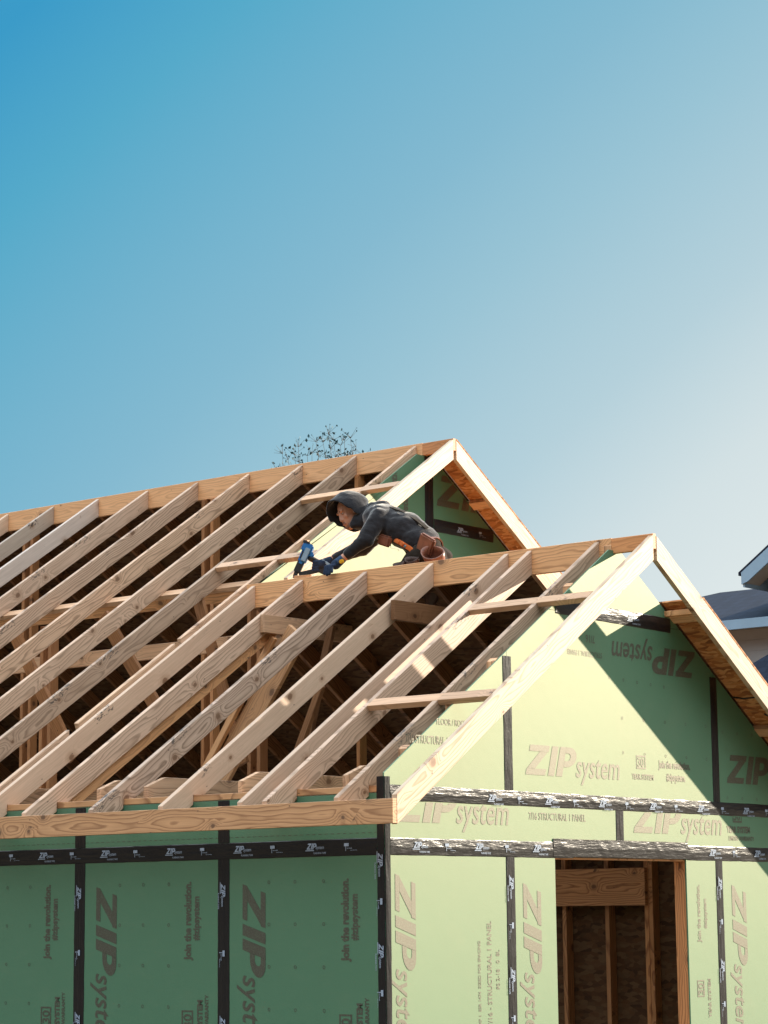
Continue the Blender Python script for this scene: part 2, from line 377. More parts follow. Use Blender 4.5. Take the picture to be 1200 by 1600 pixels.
def zip_polys(h, shear=0.30, sx=1.50):
    shapes = [[(0, .79), (.74, .79), (.74, 1), (0, 1)][::1],
              [(.44, .76), (.72, .76), (.30, .235), (.02, .235)],
              [(0, 0), (.74, 0), (.74, .21), (0, .21)],
              [(.84, 0), (1.08, 0), (1.08, 1), (.84, 1)],
              [(1.15, 0), (1.39, 0), (1.39, 1), (1.15, 1)]]
    shapes[1] = [(.40, .785), (.70, .785), (.32, .215), (.02, .215)]
    outer = []; inner = []
    for k in range(9):
        a = math.pi / 2 - math.pi * k / 8
        outer.append((1.52 + .32 * math.cos(a), .66 + .34 * math.sin(a))); inner.append((1.50 + .10 * math.cos(a), .66 + .13 * math.sin(a)))
    vs, fs = [], []
    def add(poly):
        b = len(vs); vs.extend(poly); fs.append(list(range(b, b + len(poly))))
    for s in shapes: add(s)
    add([(1.385, .79), (1.50, .79), (1.52, 1.0), (1.385, 1.0)]); add([(1.385, .32), (1.52, .32), (1.50, .53), (1.385, .53)])
    for k in range(8): add([outer[k], outer[k + 1], inner[k + 1], inner[k]])
    return [((x * sx + y * shear) * h, y * h) for x, y in vs], fs

SYS = {}
def logo(h):
    """the sheathing maker's word mark as printed on the panels"""
    v1, f1 = zip_polys(h)
    v2, f2 = text_polys('system', h * 1.12, 0.012 * h, 0.22, 0.86)
    b = len(v1); x0 = 2.86 * h
    return v1 + [(x + x0, y + 0.02 * h) for x, y in v2], f1 + [[i + b for i in f] for f in f2]

def box30(h):
    """the 30 in its dark box"""
    vs, fs = [], []
    for q in ([(0, 0), (1.25, 0), (1.25, .12), (0, .12)], [(0, .88), (1.25, .88), (1.25, 1), (0, 1)], [(0, .12), (.1, .12), (.1, .88), (0, .88)], [(1.15, .12), (1.25, .12), (1.25, .88), (1.15, .88)]):
        b = len(vs); vs += [(x * h, y * h) for x, y in q]; fs.append([b, b + 1, b + 2, b + 3])
    v, f = text_polys('30', h * 0.95, 0.02 * h, 0, 0.95); b = len(vs)
    vs += [(x + .13 * h, y + .16 * h) for x, y in v]; fs += [[i + b for i in q] for q in f]
    return vs, fs

def circ(r, n=8):
    vs, fs = [], []
    for k in range(n):
        a = 2 * math.pi * k / n; vs += [(r * math.cos(a), r * math.sin(a)), (r * .68 * math.cos(a), r * .68 * math.sin(a))]
    for k in range(n): j = (k + 1) % n; fs.append([2 * k, 2 * j, 2 * j + 1, 2 * k + 1])
    return vs, fs

def lettering(name, items, mat, parent, off, clip=None):
    """items: (polys, origin, u, v) laid on a wall; off = outward offset vector"""
    small = [i for i in items if len(i[0][1]) <= 8]; big = [i for i in items if len(i[0][1]) > 8]
    if name == 'panel_print' and len(items) > 1 and (len(big) > 1 or (big and small)):
        for i in big: lettering('panel_print', [i], mat, parent, off, clip)
        if small: lettering('fastener_marks', small, mat, parent, off, clip)
        return
    if name == 'tape_print' and len(items) > 1:
        for i in items: lettering('tape_print', [i], mat, parent, off, clip)
        return
    bm = bmesh.new()
    for (vs, fs), o, u, v in items:
        o, u, v = Vector(o), Vector(u), Vector(v)
        bv = [bm.verts.new(o + u * x + v * y + Vector(off)) for x, y in vs]
        for f in fs:
            if len(set(f)) > 2:
                try: bm.faces.new([bv[i] for i in f])
                except ValueError: pass
    if clip:
        for co, no in clip:
            g = list(bm.verts) + list(bm.edges) + list(bm.faces)
            bmesh.ops.bisect_plane(bm, geom=g, plane_co=co, plane_no=no, clear_outer=True)
    n = Vector(off)
    bm.normal_update()
    for f in bm.faces:
        if f.normal.dot(n) < 0: f.normal_flip()
    me = bpy.data.meshes.new(name); bm.to_mesh(me); bm.free()
    return link(name, me, mat, parent)

DOWN, UPZ, XP, XN, YP, YN = (0, 0, -1), (0, 0, 1), (1, 0, 0), (-1, 0, 0), (0, 1, 0), (0, -1, 0)
LOGO_BIG = logo(0.188); JOIN = text_polys('Join the revolution.', 0.080, 0.0036, 0, 0.76); HASH = text_polys('#zipsystem', 0.074, 0.0028, 0, 0.80)
B30 = box30(0.098); YEAR = text_polys('YEAR SYSTEM', 0.060, 0.003, 0, 0.86); WARR = text_polys('LIMITED WARRANTY', 0.041, 0.0015, 0, 0.88)
CIRC = circ(0.011)

# ------------------------------------------------------------------ sheathed walls
TH = 0.011
def wall_left():
    jx = [0.0, -1.2775, -2.5515, -3.83, -5.11, -6.39, -7.67, -8.95, -10.23, -11.5, XE]
    for i in range(len(jx) - 1):
        x1, x0 = jx[i] - (0.0 if i == 0 else 0.0015), jx[i + 1] + 0.0015
        p = box('wall_panel', (x0, 0, -2.44), (x1, TH, 0.046), PANEL, house)
        if i < 4:
            it = []
            L = jx[i]
            it.append((LOGO_BIG, (L - 1.120, 0, -0.153), DOWN, XP))
            it.append((JOIN, (L - 0.278, 0, -0.605), UPZ, XN))
            it.append((HASH, (L - 0.208, 0, -0.488), UPZ, XN))
            it.append((B30, (L - 0.256, 0, -1.035), UPZ, XN))
            it.append((YEAR, (L - 0.178, 0, -1.16), UPZ, XN))
            it.append((WARR, (L - 0.128, 0, -1.16), UPZ, XN))
            for a, cx in enumerate((-0.905, -0.695, -0.470)):
                for k in range(5): it.append((CIRC, (L + cx, 0, -0.145 - 0.25 * k), XP, UPZ))
            lettering('panel_print', it, PRINT, p, (0, -0.0014, 0))
        b = box('wall_panel', (x0, 0, 0.050), (x1, TH, 0.358), PANEL, house)
        if i < 4:
            it = []
            for k in range(26): it.append((([(0, 0), (.026, 0), (.026, .003), (0, .003)], [[0, 1, 2, 3]]), (jx[i + 1] + 0.05 + k * 0.048, 0, 0.128), XP, UPZ))
            if i == 0: it.append((text_polys('0L190 52L101', 0.075, 0.0005, 0, 0.72), (-0.40, 0, 0.235), XN, DOWN))
            lettering('panel_print', it, PRINT, b, (0, -0.0014, 0))
wall_left()

def tape(name, a, b, w, n, mat=None, parent=house, jag=0.0012, th=0.0022, bulge=None):
    """strip of flashing tape from a to b, w wide, on a wall with outward normal n"""
    if mat is None: mat = TAPEV if a[2] != b[2] and abs(a[2] - b[2]) > abs(a[1] - b[1]) else TAPE
    if bulge is None: bulge = 0.0035 if (mat is TAPE and tuple(n) == (1, 0, 0)) else 0.0008
    a, b, n = Vector(a), Vector(b), Vector(n).normalized(); d = (b - a); L = d.length; d.normalize(); s = n.cross(d)
    k = max(2, int(L / 0.06)); bm = bmesh.new(); top, bot, mid = [], [], []
    for i in range(k + 1):
        q = a + d * (L * i / k)
        lift = n * (th + 0.0008 * random.random())
        top.append([bm.verts.new(q + s * (w / 2 + random.uniform(-jag, jag)) + n * 0.0004), bm.verts.new(q + s * (w / 2 - 0.004) + lift)])
        mid.append(bm.verts.new(q + s * random.uniform(-.006, .006) + lift + n * (bulge * random.uniform(.6, 1.3))))
        bot.append([bm.verts.new(q - s * (w / 2 - 0.004) + lift), bm.verts.new(q - s * (w / 2 + random.uniform(-jag, jag)) + n * 0.0004)])
    for i in range(k):
        A = [top[i][0], top[i][1], mid[i], bot[i][0], bot[i][1]]; B = [top[i + 1][0], top[i + 1][1], mid[i + 1], bot[i + 1][0], bot[i + 1][1]]
        for m_ in range(4): bm.faces.new((A[m_], A[m_ + 1], B[m_ + 1], B[m_]))
    me = bm_to(bm, name)
    o = link(name, me, mat, parent)
    return o

TLOGO_V, TLOGO_F = None, None
def tape_mark(h):
    v1, f1 = zip_polys(h, 0.3, 1.05); v2, f2 = text_polys('System', h * 0.80, 0.0002, 0.15, 0.8); v3, f3 = text_polys('FLASHING TAPE', h * 0.42, 0.0002, 0, 0.9)
    vs, fs = list(v1), list(f1)
    for v, f, dx, dy in ((v2, f2, 1.95 * h, .05 * h), (v3, f3, 1.5 * h, -.75 * h)):
        b = len(vs); vs += [(x + dx, y + dy) for x, y in v]; fs += [[i + b for i in q] for q in f]
    b = len(vs); vs += [(-.3 * h, -.25 * h), (1.6 * h, -.25 * h), (1.66 * h, -.10 * h), (-.24 * h, -.10 * h)]; fs.append([b, b + 1, b + 2, b + 3])
    return vs, fs
def tape_icon(h):
    vs = [(0, .75), (1.0, .75), (1.0, 1.25), (0, 1.25), (.30, 0), (.42, 0), (.42, .72), (.30, .72)]; vs = [(x * h, y * h) for x, y in vs]; fs = [[0, 1, 2, 3], [4, 5, 6, 7]]
    v, f = text_polys('no tools', h * .34, 0.0002); b = len(vs); vs += [(x + .55 * h, y + .35 * h) for x, y in v]; fs += [[i + b for i in q] for q in f]
    v, f = text_polys('tape this side up', h * .22, 0.0001); b = len(vs); vs += [(x + 1.35 * h, y + .05 * h) for x, y in v]; fs += [[i + b for i in q] for q in f]
    return vs, fs
TM = tape_mark(0.036); TI = tape_icon(0.036)
def tape_marks(t, a, u, v, n, L, start=0.05, step=0.62, mats=TPRINT):
    it = []; a, u, v = Vector(a), Vector(u), Vector(v); k = 0; s = start
    while s < L - 0.14:
        it.append((TM if k % 2 == 0 else TI, a + u * s - v * (0.004 if k % 2 == 0 else 0.018), u, v)); k += 1; s += step / 2
    if it: lettering('tape_print', it, mats, t, tuple(Vector(n) * 0.0078))

NY, NX = (0, -1, 0), (1, 0, 0)
t = tape('seam_tape', (-13, 0, 0.048), (-0.056, 0, 0.048), 0.1, NY); tape_marks(t, (-5.86, 0, 0.045), XP, UPZ, NY, 5.86, 0.0, 0.585)
for x in (-1.2775, -2.5515, -3.83, -5.11):
    t = tape('seam_tape', (x, -0.0006, -2.44), (x, -0.0006, 0.0), 0.098, NY); tape_marks(t, (x - 0.012, -0.0006, -0.05), DOWN, XP, NY, 2.2, 0.10, 0.80)
    tape('seam_tape', (x, -0.0006, 0.0985), (x, -0.0006, 0.356), 0.098, NY)
# corner tape: one leg on each wall
t = tape('corner_tape', (-0.028, -0.0012, -2.44), (-0.028, -0.0012, 0.452), 0.056, NY); tape_marks(t, (-0.040, -0.0012, 0.03), DOWN, XP, NY, 2.3, 0.02, 0.52)
tape('corner_tape', (0.0012, 0.026, -2.44), (0.0012, 0.026, 0.452), 0.052, NX)

GZ = -0.0375
def gt(y): return ZR + GZ + P * (YR - abs(y - YR)) - P * YR           # top edge of the gable sheathing
def gpanel(pts, name='wall_panel'):
    return prism(name, [(-TH, y, z) for y, z in pts], (TH, 0, 0), (0, 1, 0), PANEL, house, 0.0)
YW = 2 * YR
def gable():
    D0, D1, DT = 1.695, 3.236, 0.004
    low = [((0.001, -2.44), (1.2177, -2.44), (1.2177, 0.046), (0.001, 0.046)), ((1.2207, -2.44), (D0, -2.44), (D0, 0.046), (1.2207, 0.046)),
           ((D1, -2.44), (3.656, -2.44), (3.656, 0.046), (D1, 0.046)), ((3.659, -2.44), (YW, -2.44), (YW, 0.046), (3.659, 0.046)),
           ((D0 + .001, DT), (D1 - .001, DT), (D1 - .001, 0.046), (D0 + .001, 0.046))]
    ps = [gpanel(q) for q in low]
    band = [((0.001, 0.050), (2.4369, 0.050), (2.4369, 0.358), (0.001, 0.358)), ((2.4399, 0.050), (YW, 0.050), (YW, 0.358), (2.4399, 0.358))]
    bs = [gpanel(q) for q in band]
    y0 = 0.0; ze = 1.583
    def ytop(z): return (z - (ZR + GZ - P * YR)) / P
    up = [[(0.001, 0.362), (1.2177, 0.362), (1.2177, gt(1.2177)), (0.001, gt(0.001))],
          [(1.2207, 0.362), (3.656, 0.362), (3.656, gt(3.656)), (YW - ytop(ze), ze), (ytop(ze), ze), (1.2207, gt(1.2207))],
          [(3.659, 0.362), (YW, 0.362), (YW, gt(YW)), (3.659, gt(3.659))],
          [(ytop(ze) + .006, ze + .003), (YW - ytop(ze) - .006, ze + .003), (YW - ytop(2.052), 2.052), (ytop(2.052), 2.052)]]
    us = [gpanel(q) for q in up]
    o = (0.0014, 0, 0)
    LB = logo(0.190)
    lettering('panel_print', [(LOGO_BIG, (0, 0.091, -0.109), DOWN, YP),
        (text_polys('7/16 - STRUCTURAL 1 PANEL', 0.060, 0.001, 0, 0.82), (0, 1.010, -1.02), UPZ, YN),
        (text_polys('EXP 1  ESR 1474  SIZED FOR SPACING', 0.036, 0.0006, 0, 0.86), (0, 0.90, -1.02), UPZ, YN),
        (text_polys('PS 2-18   0  8L', 0.05, 0.0006, 0, 0.8), (0, 1.09, -0.80), UPZ, YN)], PRINT, ps[0], o)
    lettering('panel_print', [(LOGO_BIG, (0, 1.346, -0.160), DOWN, YP)], PRINT, ps[1], o)
    lettering('panel_print', [(text_polys('Join the revolution.', 0.062, 0.002, 0, .8), (0, 3.395, -0.55), UPZ, YN), (text_polys('#zipsystem', 0.056, 0.0016, 0, .8), (0, 3.475, -0.46), UPZ, YN),
        (box30(0.09), (0, 3.42, -0.92), UPZ, YN), (text_polys('YEAR SYSTEM', 0.05, 0.002, 0, .86), (0, 3.50, -1.06), UPZ, YN)], PRINT, ps[2], o)
    lettering('panel_print', [(LOGO_BIG, (0, 3.815, -0.165), DOWN, YP)], PRINT, ps[3], o)
    LBB = logo(0.20)
    lettering('panel_print', [(LBB, (0, 0.10, 0.192), YP, UPZ), (text_polys('7/16 STRUCTURAL 1 PANEL', 0.064, 0.0008, 0, 0.80), (0, 1.42, 0.235), YP, UPZ)], PRINT, bs[0], o, [((0, 0, 0.312), (0, 0, 1))])
    lettering('panel_print', [(LBB, (0, 2.60, 0.175), YP, UPZ), (B30, (0, 3.86, 0.27), YP, UPZ), (YEAR, (0, 3.78, 0.20), YP, UPZ), (WARR, (0, 3.80, 0.145), YP, UPZ)], PRINT, bs[1], o, [((0, 0, 0.312), (0, 0, 1))])
    lettering('panel_print', [(text_polys('7/16 STRUCTURAL 1 PANEL', 0.070, 0.0008, 0, 0.66), (0, 0.20, 0.66), YP, UPZ), (text_polys('FLOOR / ROOF ENGIN.', 0.055, 0.0006, 0, .8), (0, 0.50, 0.78), YP, UPZ)], PRINT, us[0], o, [((0, 0, 0.745), (0, -P, 1))])
    it = [(LB, (0, 1.396, 0.515), YP, UPZ), (box30(.09), (0, 2.655, 0.60), YP, UPZ), (text_polys('YEAR SYSTEM', 0.05, 0.002, 0, .86), (0, 2.60, 0.53), YP, UPZ),
          (text_polys('Join the revolution.', 0.070, 0.003, 0, 0.72), (0, 2.93, 0.618), YP, UPZ), (text_polys('#zipsystem.', 0.070, 0.003, 0, 0.72), (0, 3.02, 0.535), YP, UPZ),
          (logo(0.186), (0, 3.43, 1.440), YN, DOWN), (text_polys('7/16', 0.075, 0.001, 0, .8), (0, 2.20, 1.455), YN, DOWN), (text_polys('STRUCTURAL 1 PANEL', 0.05, 0.0006, 0, .8), (0, 2.28, 1.345), YN, DOWN)]
    for k in range(5):
        it.append((CIRC, (0, 2.36 + 0.165 * k, 1.19 - 0.005 * k), YP, UPZ)); it.append((CIRC, (0, 2.50 + 0.26 * k, 0.93), YP, UPZ))
        it.append((CIRC, (0, 2.50 + 0.26 * k, 0.70), YP, UPZ))
    lettering('panel_print', it, PRINT, us[1], o)
    it = [(logo(0.20), (0, 3.80, 0.545), YP, UPZ)]
    for k in range(4):
        it.append((CIRC, (0, 3.76 + 0.2 * k, 0.90), YP, UPZ)); it.append((CIRC, (0, 3.80 + 0.2 * k, 0.44), YP, UPZ))
    lettering('panel_print', it, PRINT, us[2], o, [((0, YW - 0.02, 0), (0, 1, 0))])
    # tapes
    t = tape('seam_tape', (0, 0.052, 0.048), (0, D0 + .2, 0.048), 0.1, NX); tape_marks(t, (0, 0.1, 0.045), YP, UPZ, NX, 1.7, 0.16, 0.60)
    t = tape('opening_flashing', (-0.0004, D0 - 0.02, 0.062), (-0.0004, D1 + 0.02, 0.062), 0.118, NX, th=0.0055)
    t = tape('seam_tape', (-0.0004, D1 + 0.0201, 0.048), (-0.0004, YW, 0.048), 0.1, NX); tape_marks(t, (0, D1, 0.045), YP, UPZ, NX, 1.6, 0.3, 0.60)
    t = tape('seam_tape', (0, 0.052, 0.361), (0, YW, 0.361), 0.092, NX); tape_marks(t, (0, 0.1, 0.345), YP, UPZ, NX, 4.7, 0.9, 0.60)
    t = tape('seam_tape', (0, 1.76, 1.615), (0, 3.12, 1.600), 0.10, NX); tape_marks(t, (0, 1.93, 1.6), YP, UPZ, NX, 1.0, 0.66, 0.62)
    for y, a, b in ((1.2192, -2.44, 0.0), (3.6576, -2.44, 0.0), (2.4384, 0.0985, 0.316), (1.2192, 0.4075, gt(1.2192) - 0.03), (3.6576, 0.4075, gt(3.6576) - 0.03)):
        t = tape('seam_tape', (0, y, a), (0, y, b), 0.09, NX)
        if b - a > 1.5: tape_marks(t, (0, y - 0.012, 0.0), DOWN, YP, NX, 2.3, 0.12, 0.56)
gable()

# door opening framing in the gable wall
for a, b in ((3.238, 3.276), (3.279, 3.317), (1.655, 1.693), (1.614, 1.652)):
    board('jamb_stud', (-0.012 - 0.0445, (a + b) / 2, -2.44), (-0.012 - 0.0445, (a + b) / 2, 0.002 if a in (3.238, 1.655) else 0.35), 0.089, 0.038, (1, 0, 0), WOODO, house)
board('header', (-0.0635, 1.62, 0.110), (-0.0635, 3.31, 0.110), 0.184, 0.036, (0, 0, 1), None, house)
board('sill_plate', (-0.0565, 1.66, -0.012 + 0.017), (-0.0565, 3.27, 0.005), 0.088, 0.024, (1, 0, 0), None, house)
# gable studs, seen over the slope edge of the sheathing
for y in (0.241, 0.70, 1.126, 1.969, 2.46, 2.96, 3.80, 4.60):
    tz = ZR - 0.012 - P * abs(y - YR) - 0.02
    prism('gable_stud', [(-0.0125, y - .019, 0.40), (-0.0125, y + .019, 0.40), (-0.0125, y + .019, tz + (P * .019 if y < YR else -P * .019)), (-0.0125, y - .019, tz - (P * .019 if y < YR else -P * .019))], (-0.06, 0, 0), (0, 0, 1), WOOD, house, 0.0015, seedcol(0.1))
# plates
board('top_plate', (XE, 0.060, 0.381), (-0.012, 0.060, 0.381), 0.118, 0.038, (0, 1, 0), None, house)
board('top_plate', (-3.3, YW - 0.060, 0.381), (-0.012, YW - 0.060, 0.381), 0.118, 0.038, (0, 1, 0), None, house)
board('top_plate', (-0.058, 0.125, 0.381), (-0.058, YW - 0.13, 0.381), 0.088, 0.038, (1, 0, 0), None, house)
# other walls
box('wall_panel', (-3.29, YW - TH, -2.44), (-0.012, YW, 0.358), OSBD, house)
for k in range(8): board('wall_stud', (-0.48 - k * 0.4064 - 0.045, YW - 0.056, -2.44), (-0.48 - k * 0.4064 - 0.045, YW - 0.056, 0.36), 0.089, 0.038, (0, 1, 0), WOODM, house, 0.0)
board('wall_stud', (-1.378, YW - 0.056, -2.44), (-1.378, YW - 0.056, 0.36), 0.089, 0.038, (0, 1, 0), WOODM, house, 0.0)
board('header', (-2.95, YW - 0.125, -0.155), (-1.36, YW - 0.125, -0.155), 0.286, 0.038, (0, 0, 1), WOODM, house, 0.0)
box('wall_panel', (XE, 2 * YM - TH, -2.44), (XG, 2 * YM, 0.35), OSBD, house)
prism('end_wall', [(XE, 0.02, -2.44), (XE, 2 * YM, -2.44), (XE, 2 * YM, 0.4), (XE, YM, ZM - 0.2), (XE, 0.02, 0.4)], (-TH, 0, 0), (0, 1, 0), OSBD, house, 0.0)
box('floor_slab', (XE, 0.0, -2.62), (0, 2 * YM, -2.445), CONC, house)

# main wing's gable wall, above the near wing's roof
def zr_near(y): return ZR - P * (y - YR)
def mt(y): return ZM + GZ - P * abs(y - YM)
ya = YR + 0.02
jm = 4.645
g1 = prism('wall_panel', [(XG - TH, ya, zr_near(ya) + 0.0), (XG - TH, jm - .002, zr_near(jm)), (XG - TH, jm - .002, ZM - .108), (XG - TH, YM - .107, ZM - .108), (XG - TH, ya, mt(ya))], (TH, 0, 0), (0, 1, 0), PANEL, house, 0)
yj = 7.4
g2 = prism('wall_panel', [(XG - TH, jm + .002, zr_near(jm)), (XG - TH, 5.26, zr_near(5.26)), (XG - TH, 5.26, -0.2), (XG - TH, 2 * YM, -0.2), (XG - TH, 2 * YM, mt(2 * YM)), (XG - TH, YM + .107, ZM - .108), (XG - TH, jm + .002, ZM - .108)], (TH, 0, 0), (0, 1, 0), PANEL, house, 0)
tape('seam_tape', (XG, jm, 2.0), (XG, jm, ZM - .115), 0.115, NX)
t = tape('seam_tape', (XG, jm + 0.058, 2.862), (XG, 5.53, 2.862), 0.11, NX); tape_marks(t, (XG, 4.70, 2.85), YP, UPZ, NX, 0.85, 0.32, 0.6)
lettering('panel_print', [(logo(0.27), (XG, 4.745, 3.035), YP, UPZ), (text_polys('system', 0.12, 0.003, 0, 0.8), (XG, 5.20, 2.60), YN, DOWN)], PRINT, g2, (0.0014, 0, 0), [((0, 0, ZM - 0.05 + P * YM), (0, P, 1))])
lettering('panel_print', [(text_polys('Join the revolution.', 0.12, 0.004, 0, 0.8), (XG, 4.22, 2.60), UPZ, YN), (text_polys('#zipsystem', 0.11, 0.004, 0, 0.8), (XG, 4.36, 2.72), UPZ, YN),
    (text_polys('zipsystem', 0.11, 0.003, 0, 0.8), (XG, 3.2, 1.9), YP, UPZ)], PRINT, g1, (0.0014, 0, 0), [((0, 0, ZM - 0.05 - P * YM), (0, -P, 1))])

# ------------------------------------------------------------------ roof framing
def rafter_L(x, yridge, grey, grain, y0=None, y1=None, seed=None, name='rafter', tail=True, dv=DV):
    """left slope rafter: x is the camera-side face"""
    ylo = -YO + 0.038 if y0 is None else y0; yhi = yridge - 0.019 if y1 is None else y1
    if y0 is None:
        pts = [(yhi, ztop(yhi)), (ylo, ztop(ylo)), (ylo, max(ztop(ylo) - dv, 0.170)), (0.0 - 0.002, ztop(0) - dv), (-0.002, 0.4005), (0.0905, 0.4005), (yhi, ztop(yhi) - dv)]
    else:
        pts = [(yhi, ztop(yhi)), (ylo, ztop(ylo)), (ylo + .05, ztop(ylo + .05) - dv), (yhi, ztop(yhi) - dv)]
    col = (grey, grain, random.random() if seed is None else seed, 1)
    return prism(name, [(x - T, y, z) for y, z in pts], (T, 0, 0), DL, WOOD, house, 0.003, col)
def rafter_R(x, yr, zr, ylo, grey=0.1, x1=None):
    f = lambda y: zr - P * (y - yr)
    a = yr + 0.019
    pts = [(a, f(a)), (ylo, f(ylo)), (ylo, f(ylo) - DV), (a, f(a) - DV)]
    return prism('rafter', [(x - T, y, z) for y, z in pts], (T, 0, 0), DRt, WOOD if x > -1 else WOODD, house, 0.002, seedcol(grey))  # inner rafters take the shade-darkened lumber

NR = [(-3.26, .75, .12), (-2.775, .62, .8), (-2.153, .70, 1.0), (-1.536, .72, .10), (-0.872, .68, .25), (-0.673, .60, .75), (-0.112, .62, .85)]
for i, (x, g, gr) in enumerate(NR):
    rafter_L(x, YR, g, gr)
    if i != 4: rafter_R(x, YR, ZR, YW + YO - .04)
MR = [(-4.041, .66, .8), (-4.658, .60, .75), (-5.286, .55, .9), (-5.921, .60, .95), (-6.558, .62, .5), (-7.217, 1.0, .03), (-7.833, 1.0, .03), (-8.482 + .0, .8, .2), (-9.10, .8, .3), (-9.72, .7, .6), (-10.34, .7, .6), (-10.96, .7, .6), (-11.58, .7, .6), (-12.2, .7, .6), (-12.82, .7, .6)]
for x, g, gr in MR:
    rafter_L(x, YM, g, gr); rafter_R(x, YM, ZM, 2 * YM + YO - .04)
# the rafter beside the main gable wall, in three pieces
rafter_L(-3.381, YM, .45, .7, y0=1.76); rafter_R(-3.381, YM, ZM, 2 * YM + YO - .04)
rafter_L(-3.375, YM, .55, .7, y0=0.735, y1=1.70); rafter_L(-3.375, YM, .6, .7, y0=-YO + .04, y1=0.66)
# the lower hip brace under the second rafter
prism('sister_board', [(-2.78 - 2 * T, y, ztop(y) - o) for y, o in ((2.30, .13), (0.14, .13), (0.20, .27), (2.30, .27))], (T - .002, 0, 0), DL, WOOD, house, 0.002, seedcol(0.0, .5))

# ridge boards
board('ridge_extension', (-0.0125, YR, ZR - 0.053), (XO - 0.003, YR, ZR - 0.053), 0.103, 0.0376, (0, 0, 1), WOODO, house, 0.0, .5)
board('ridge_extension', (XG - .0125, YM, ZM - 0.053), (XM - 0.003, YM, ZM - 0.053), 0.103, 0.0376, (0, 0, 1), WOODO, house, 0.0, .5)
board('ridge_board', (-3.352, YR, ZR - 0.09), (-0.013, YR, ZR - 0.09), 0.184, 0.0376, (0, 0, 1), None, house, 0.0, .75)
board('ridge_board', (XE, YM, ZM - 0.09), (XG - 0.013, YM, ZM - 0.09), 0.184, 0.0376, (0, 0, 1), None, house, 0.0, .45)
# eave fascia
zf = ztop(-YO)
board('fascia_board', (XE, -YO + T / 2, zf - 0.067), (XO - 0.001, -YO + T / 2, zf - 0.067), 0.140, T, (0, 0, 1), None, house, 0.0, .9)
board('fascia_board', (-3.0, YW + YO - T / 2, zf - 0.067), (XO, YW + YO - T / 2, zf - 0.067), 0.140, T, (0, 0, 1), None, house)
board('fascia_board', (XE, 2 * YM + YO - T / 2, zf - 0.067), (XM, 2 * YM + YO - T / 2, zf - 0.067), 0.140, T, (0, 0, 1), None, house)
# rake boards
def rake(x, yr, zr, yend, side, grey, cut=None):
    f = lambda y: zr - P * abs(y - yr)
    a = yr + side * 0.0195
    e = yend
    pts = [(a, f(a)), (e, f(e)), (e, f(e) - DV), (a, f(a) - DV)]
    return prism('rake_board', [(x - T, y, z) for y, z in pts], (T, 0, 0), DL if side < 0 else DRt, WOOD, house, 0.002, (0.15, .80, random.random(), 0.1))
rake(XO, YR, ZR, -YO + T + 0.001, -1, .3); rake(XO, YR, ZR, YW + YO - T, 1, .3)
rake(XM, YM, ZM, YR + 0.045, -1, .3); rake(XM, YM, ZM, 2 * YM + YO - T, 1, .3)
# lookouts, flat on the slope
def lookout(x0, x1, y, left=True, yr=YR, zr=ZR, lift=0.002, grey=.35):
    if left: c = Vector((0, y, ztop(y))) - NL * (0.019 - lift); wd = DL
    else: c = Vector((0, y, zr - P * (y - yr))) - NRt * (0.019 - lift); wd = DRt
    board('lookout', c + Vector((x0, 0, 0)), c + Vector((x1, 0, 0)), 0.089, 0.038, wd, None, house, grey, .5)
for y in (1.745, 0.69):
    lookout(-0.673, -0.115, y); lookout(-0.112, XO - T, y, lift=.0035)
for y in (3.88, 2.86):
    lookout(-4.041, -3.421, y); lookout(-3.419, XM - T, y, lift=.0035)
for y in (3.16, 4.26): lookout(-0.60, XO - T, y, False, lift=-0.002)
board('blocking', (-0.02, 3.09, ZR - P * (3.09 - YR) - 0.045), (XO - T, 3.09, ZR - P * (3.09 - YR) - 0.045), 0.07, 0.038, (0, 1, 0), None, house)
for y in (5.25, 6.5, 7.8): lookout(-3.6, XM - T, y, False, YM, ZM, lift=-0.002)
# blocks between rafter and main gable wall
for y in (3.131, 3.9): box('blocking', (-3.375, y - .019, ztop(y) - .15), (XG - TH - .001, y + .019, ztop(y) - .02), WOOD, house, .001, seedcol())

# roof sheathing on the far slopes
def sheet(x0, x1, ya, yb, yr, zr, mat=OSB):
    f = lambda y: zr - P * (y - yr)
    pts = [(x0, ya, f(ya)), (x1, ya, f(ya)), (x1, yb, f(yb)), (x0, yb, f(yb))]
    pts = [Vector(p) + NRt * 0.0006 for p in pts]
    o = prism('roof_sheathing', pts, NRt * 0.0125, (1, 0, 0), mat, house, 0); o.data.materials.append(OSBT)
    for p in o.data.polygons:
        if (o.matrix_basis.to_3x3() @ p.normal).dot(NRt) > .9: p.material_index = 1  # upper face brightened to bounce light onto the main gable
yg = YR + 0.58
rows = [(yg, yg + 1.0), (yg + 1.003, YW + YO)]
for a, b in rows:
    sheet(XG + 0.005, -1.5, a, b, YR, ZR); sheet(-1.497, -0.012, a, b, YR, ZR); sheet(-0.010, XO + .001, a, b, YR, ZR, OSBLIT)
sheet(XG + 0.005, -0.725, YR + .021, yg - 0.003, YR, ZR)
sheet(-0.722, -0.25, YR + .425, yg - .003, YR, ZR)
b0 = YM + 0.021
for k in range(5):
    a = b0 + k * 1.0; b = min(a + 0.997, 2 * YM + YO)
    xs = [XE, -10.6, -8.16, -5.72, XG - .01] if k % 2 == 0 else [XE, -9.4, -6.94, -4.5, XG - .01]
    sheet(XG - .008, XM + .001, a, b, YM, ZM, OSBLIT)  # overhang strip carries bounce light in its colour
    for i in range(4): sheet(xs[i], xs[i + 1] - .003, a, b, YM, ZM)

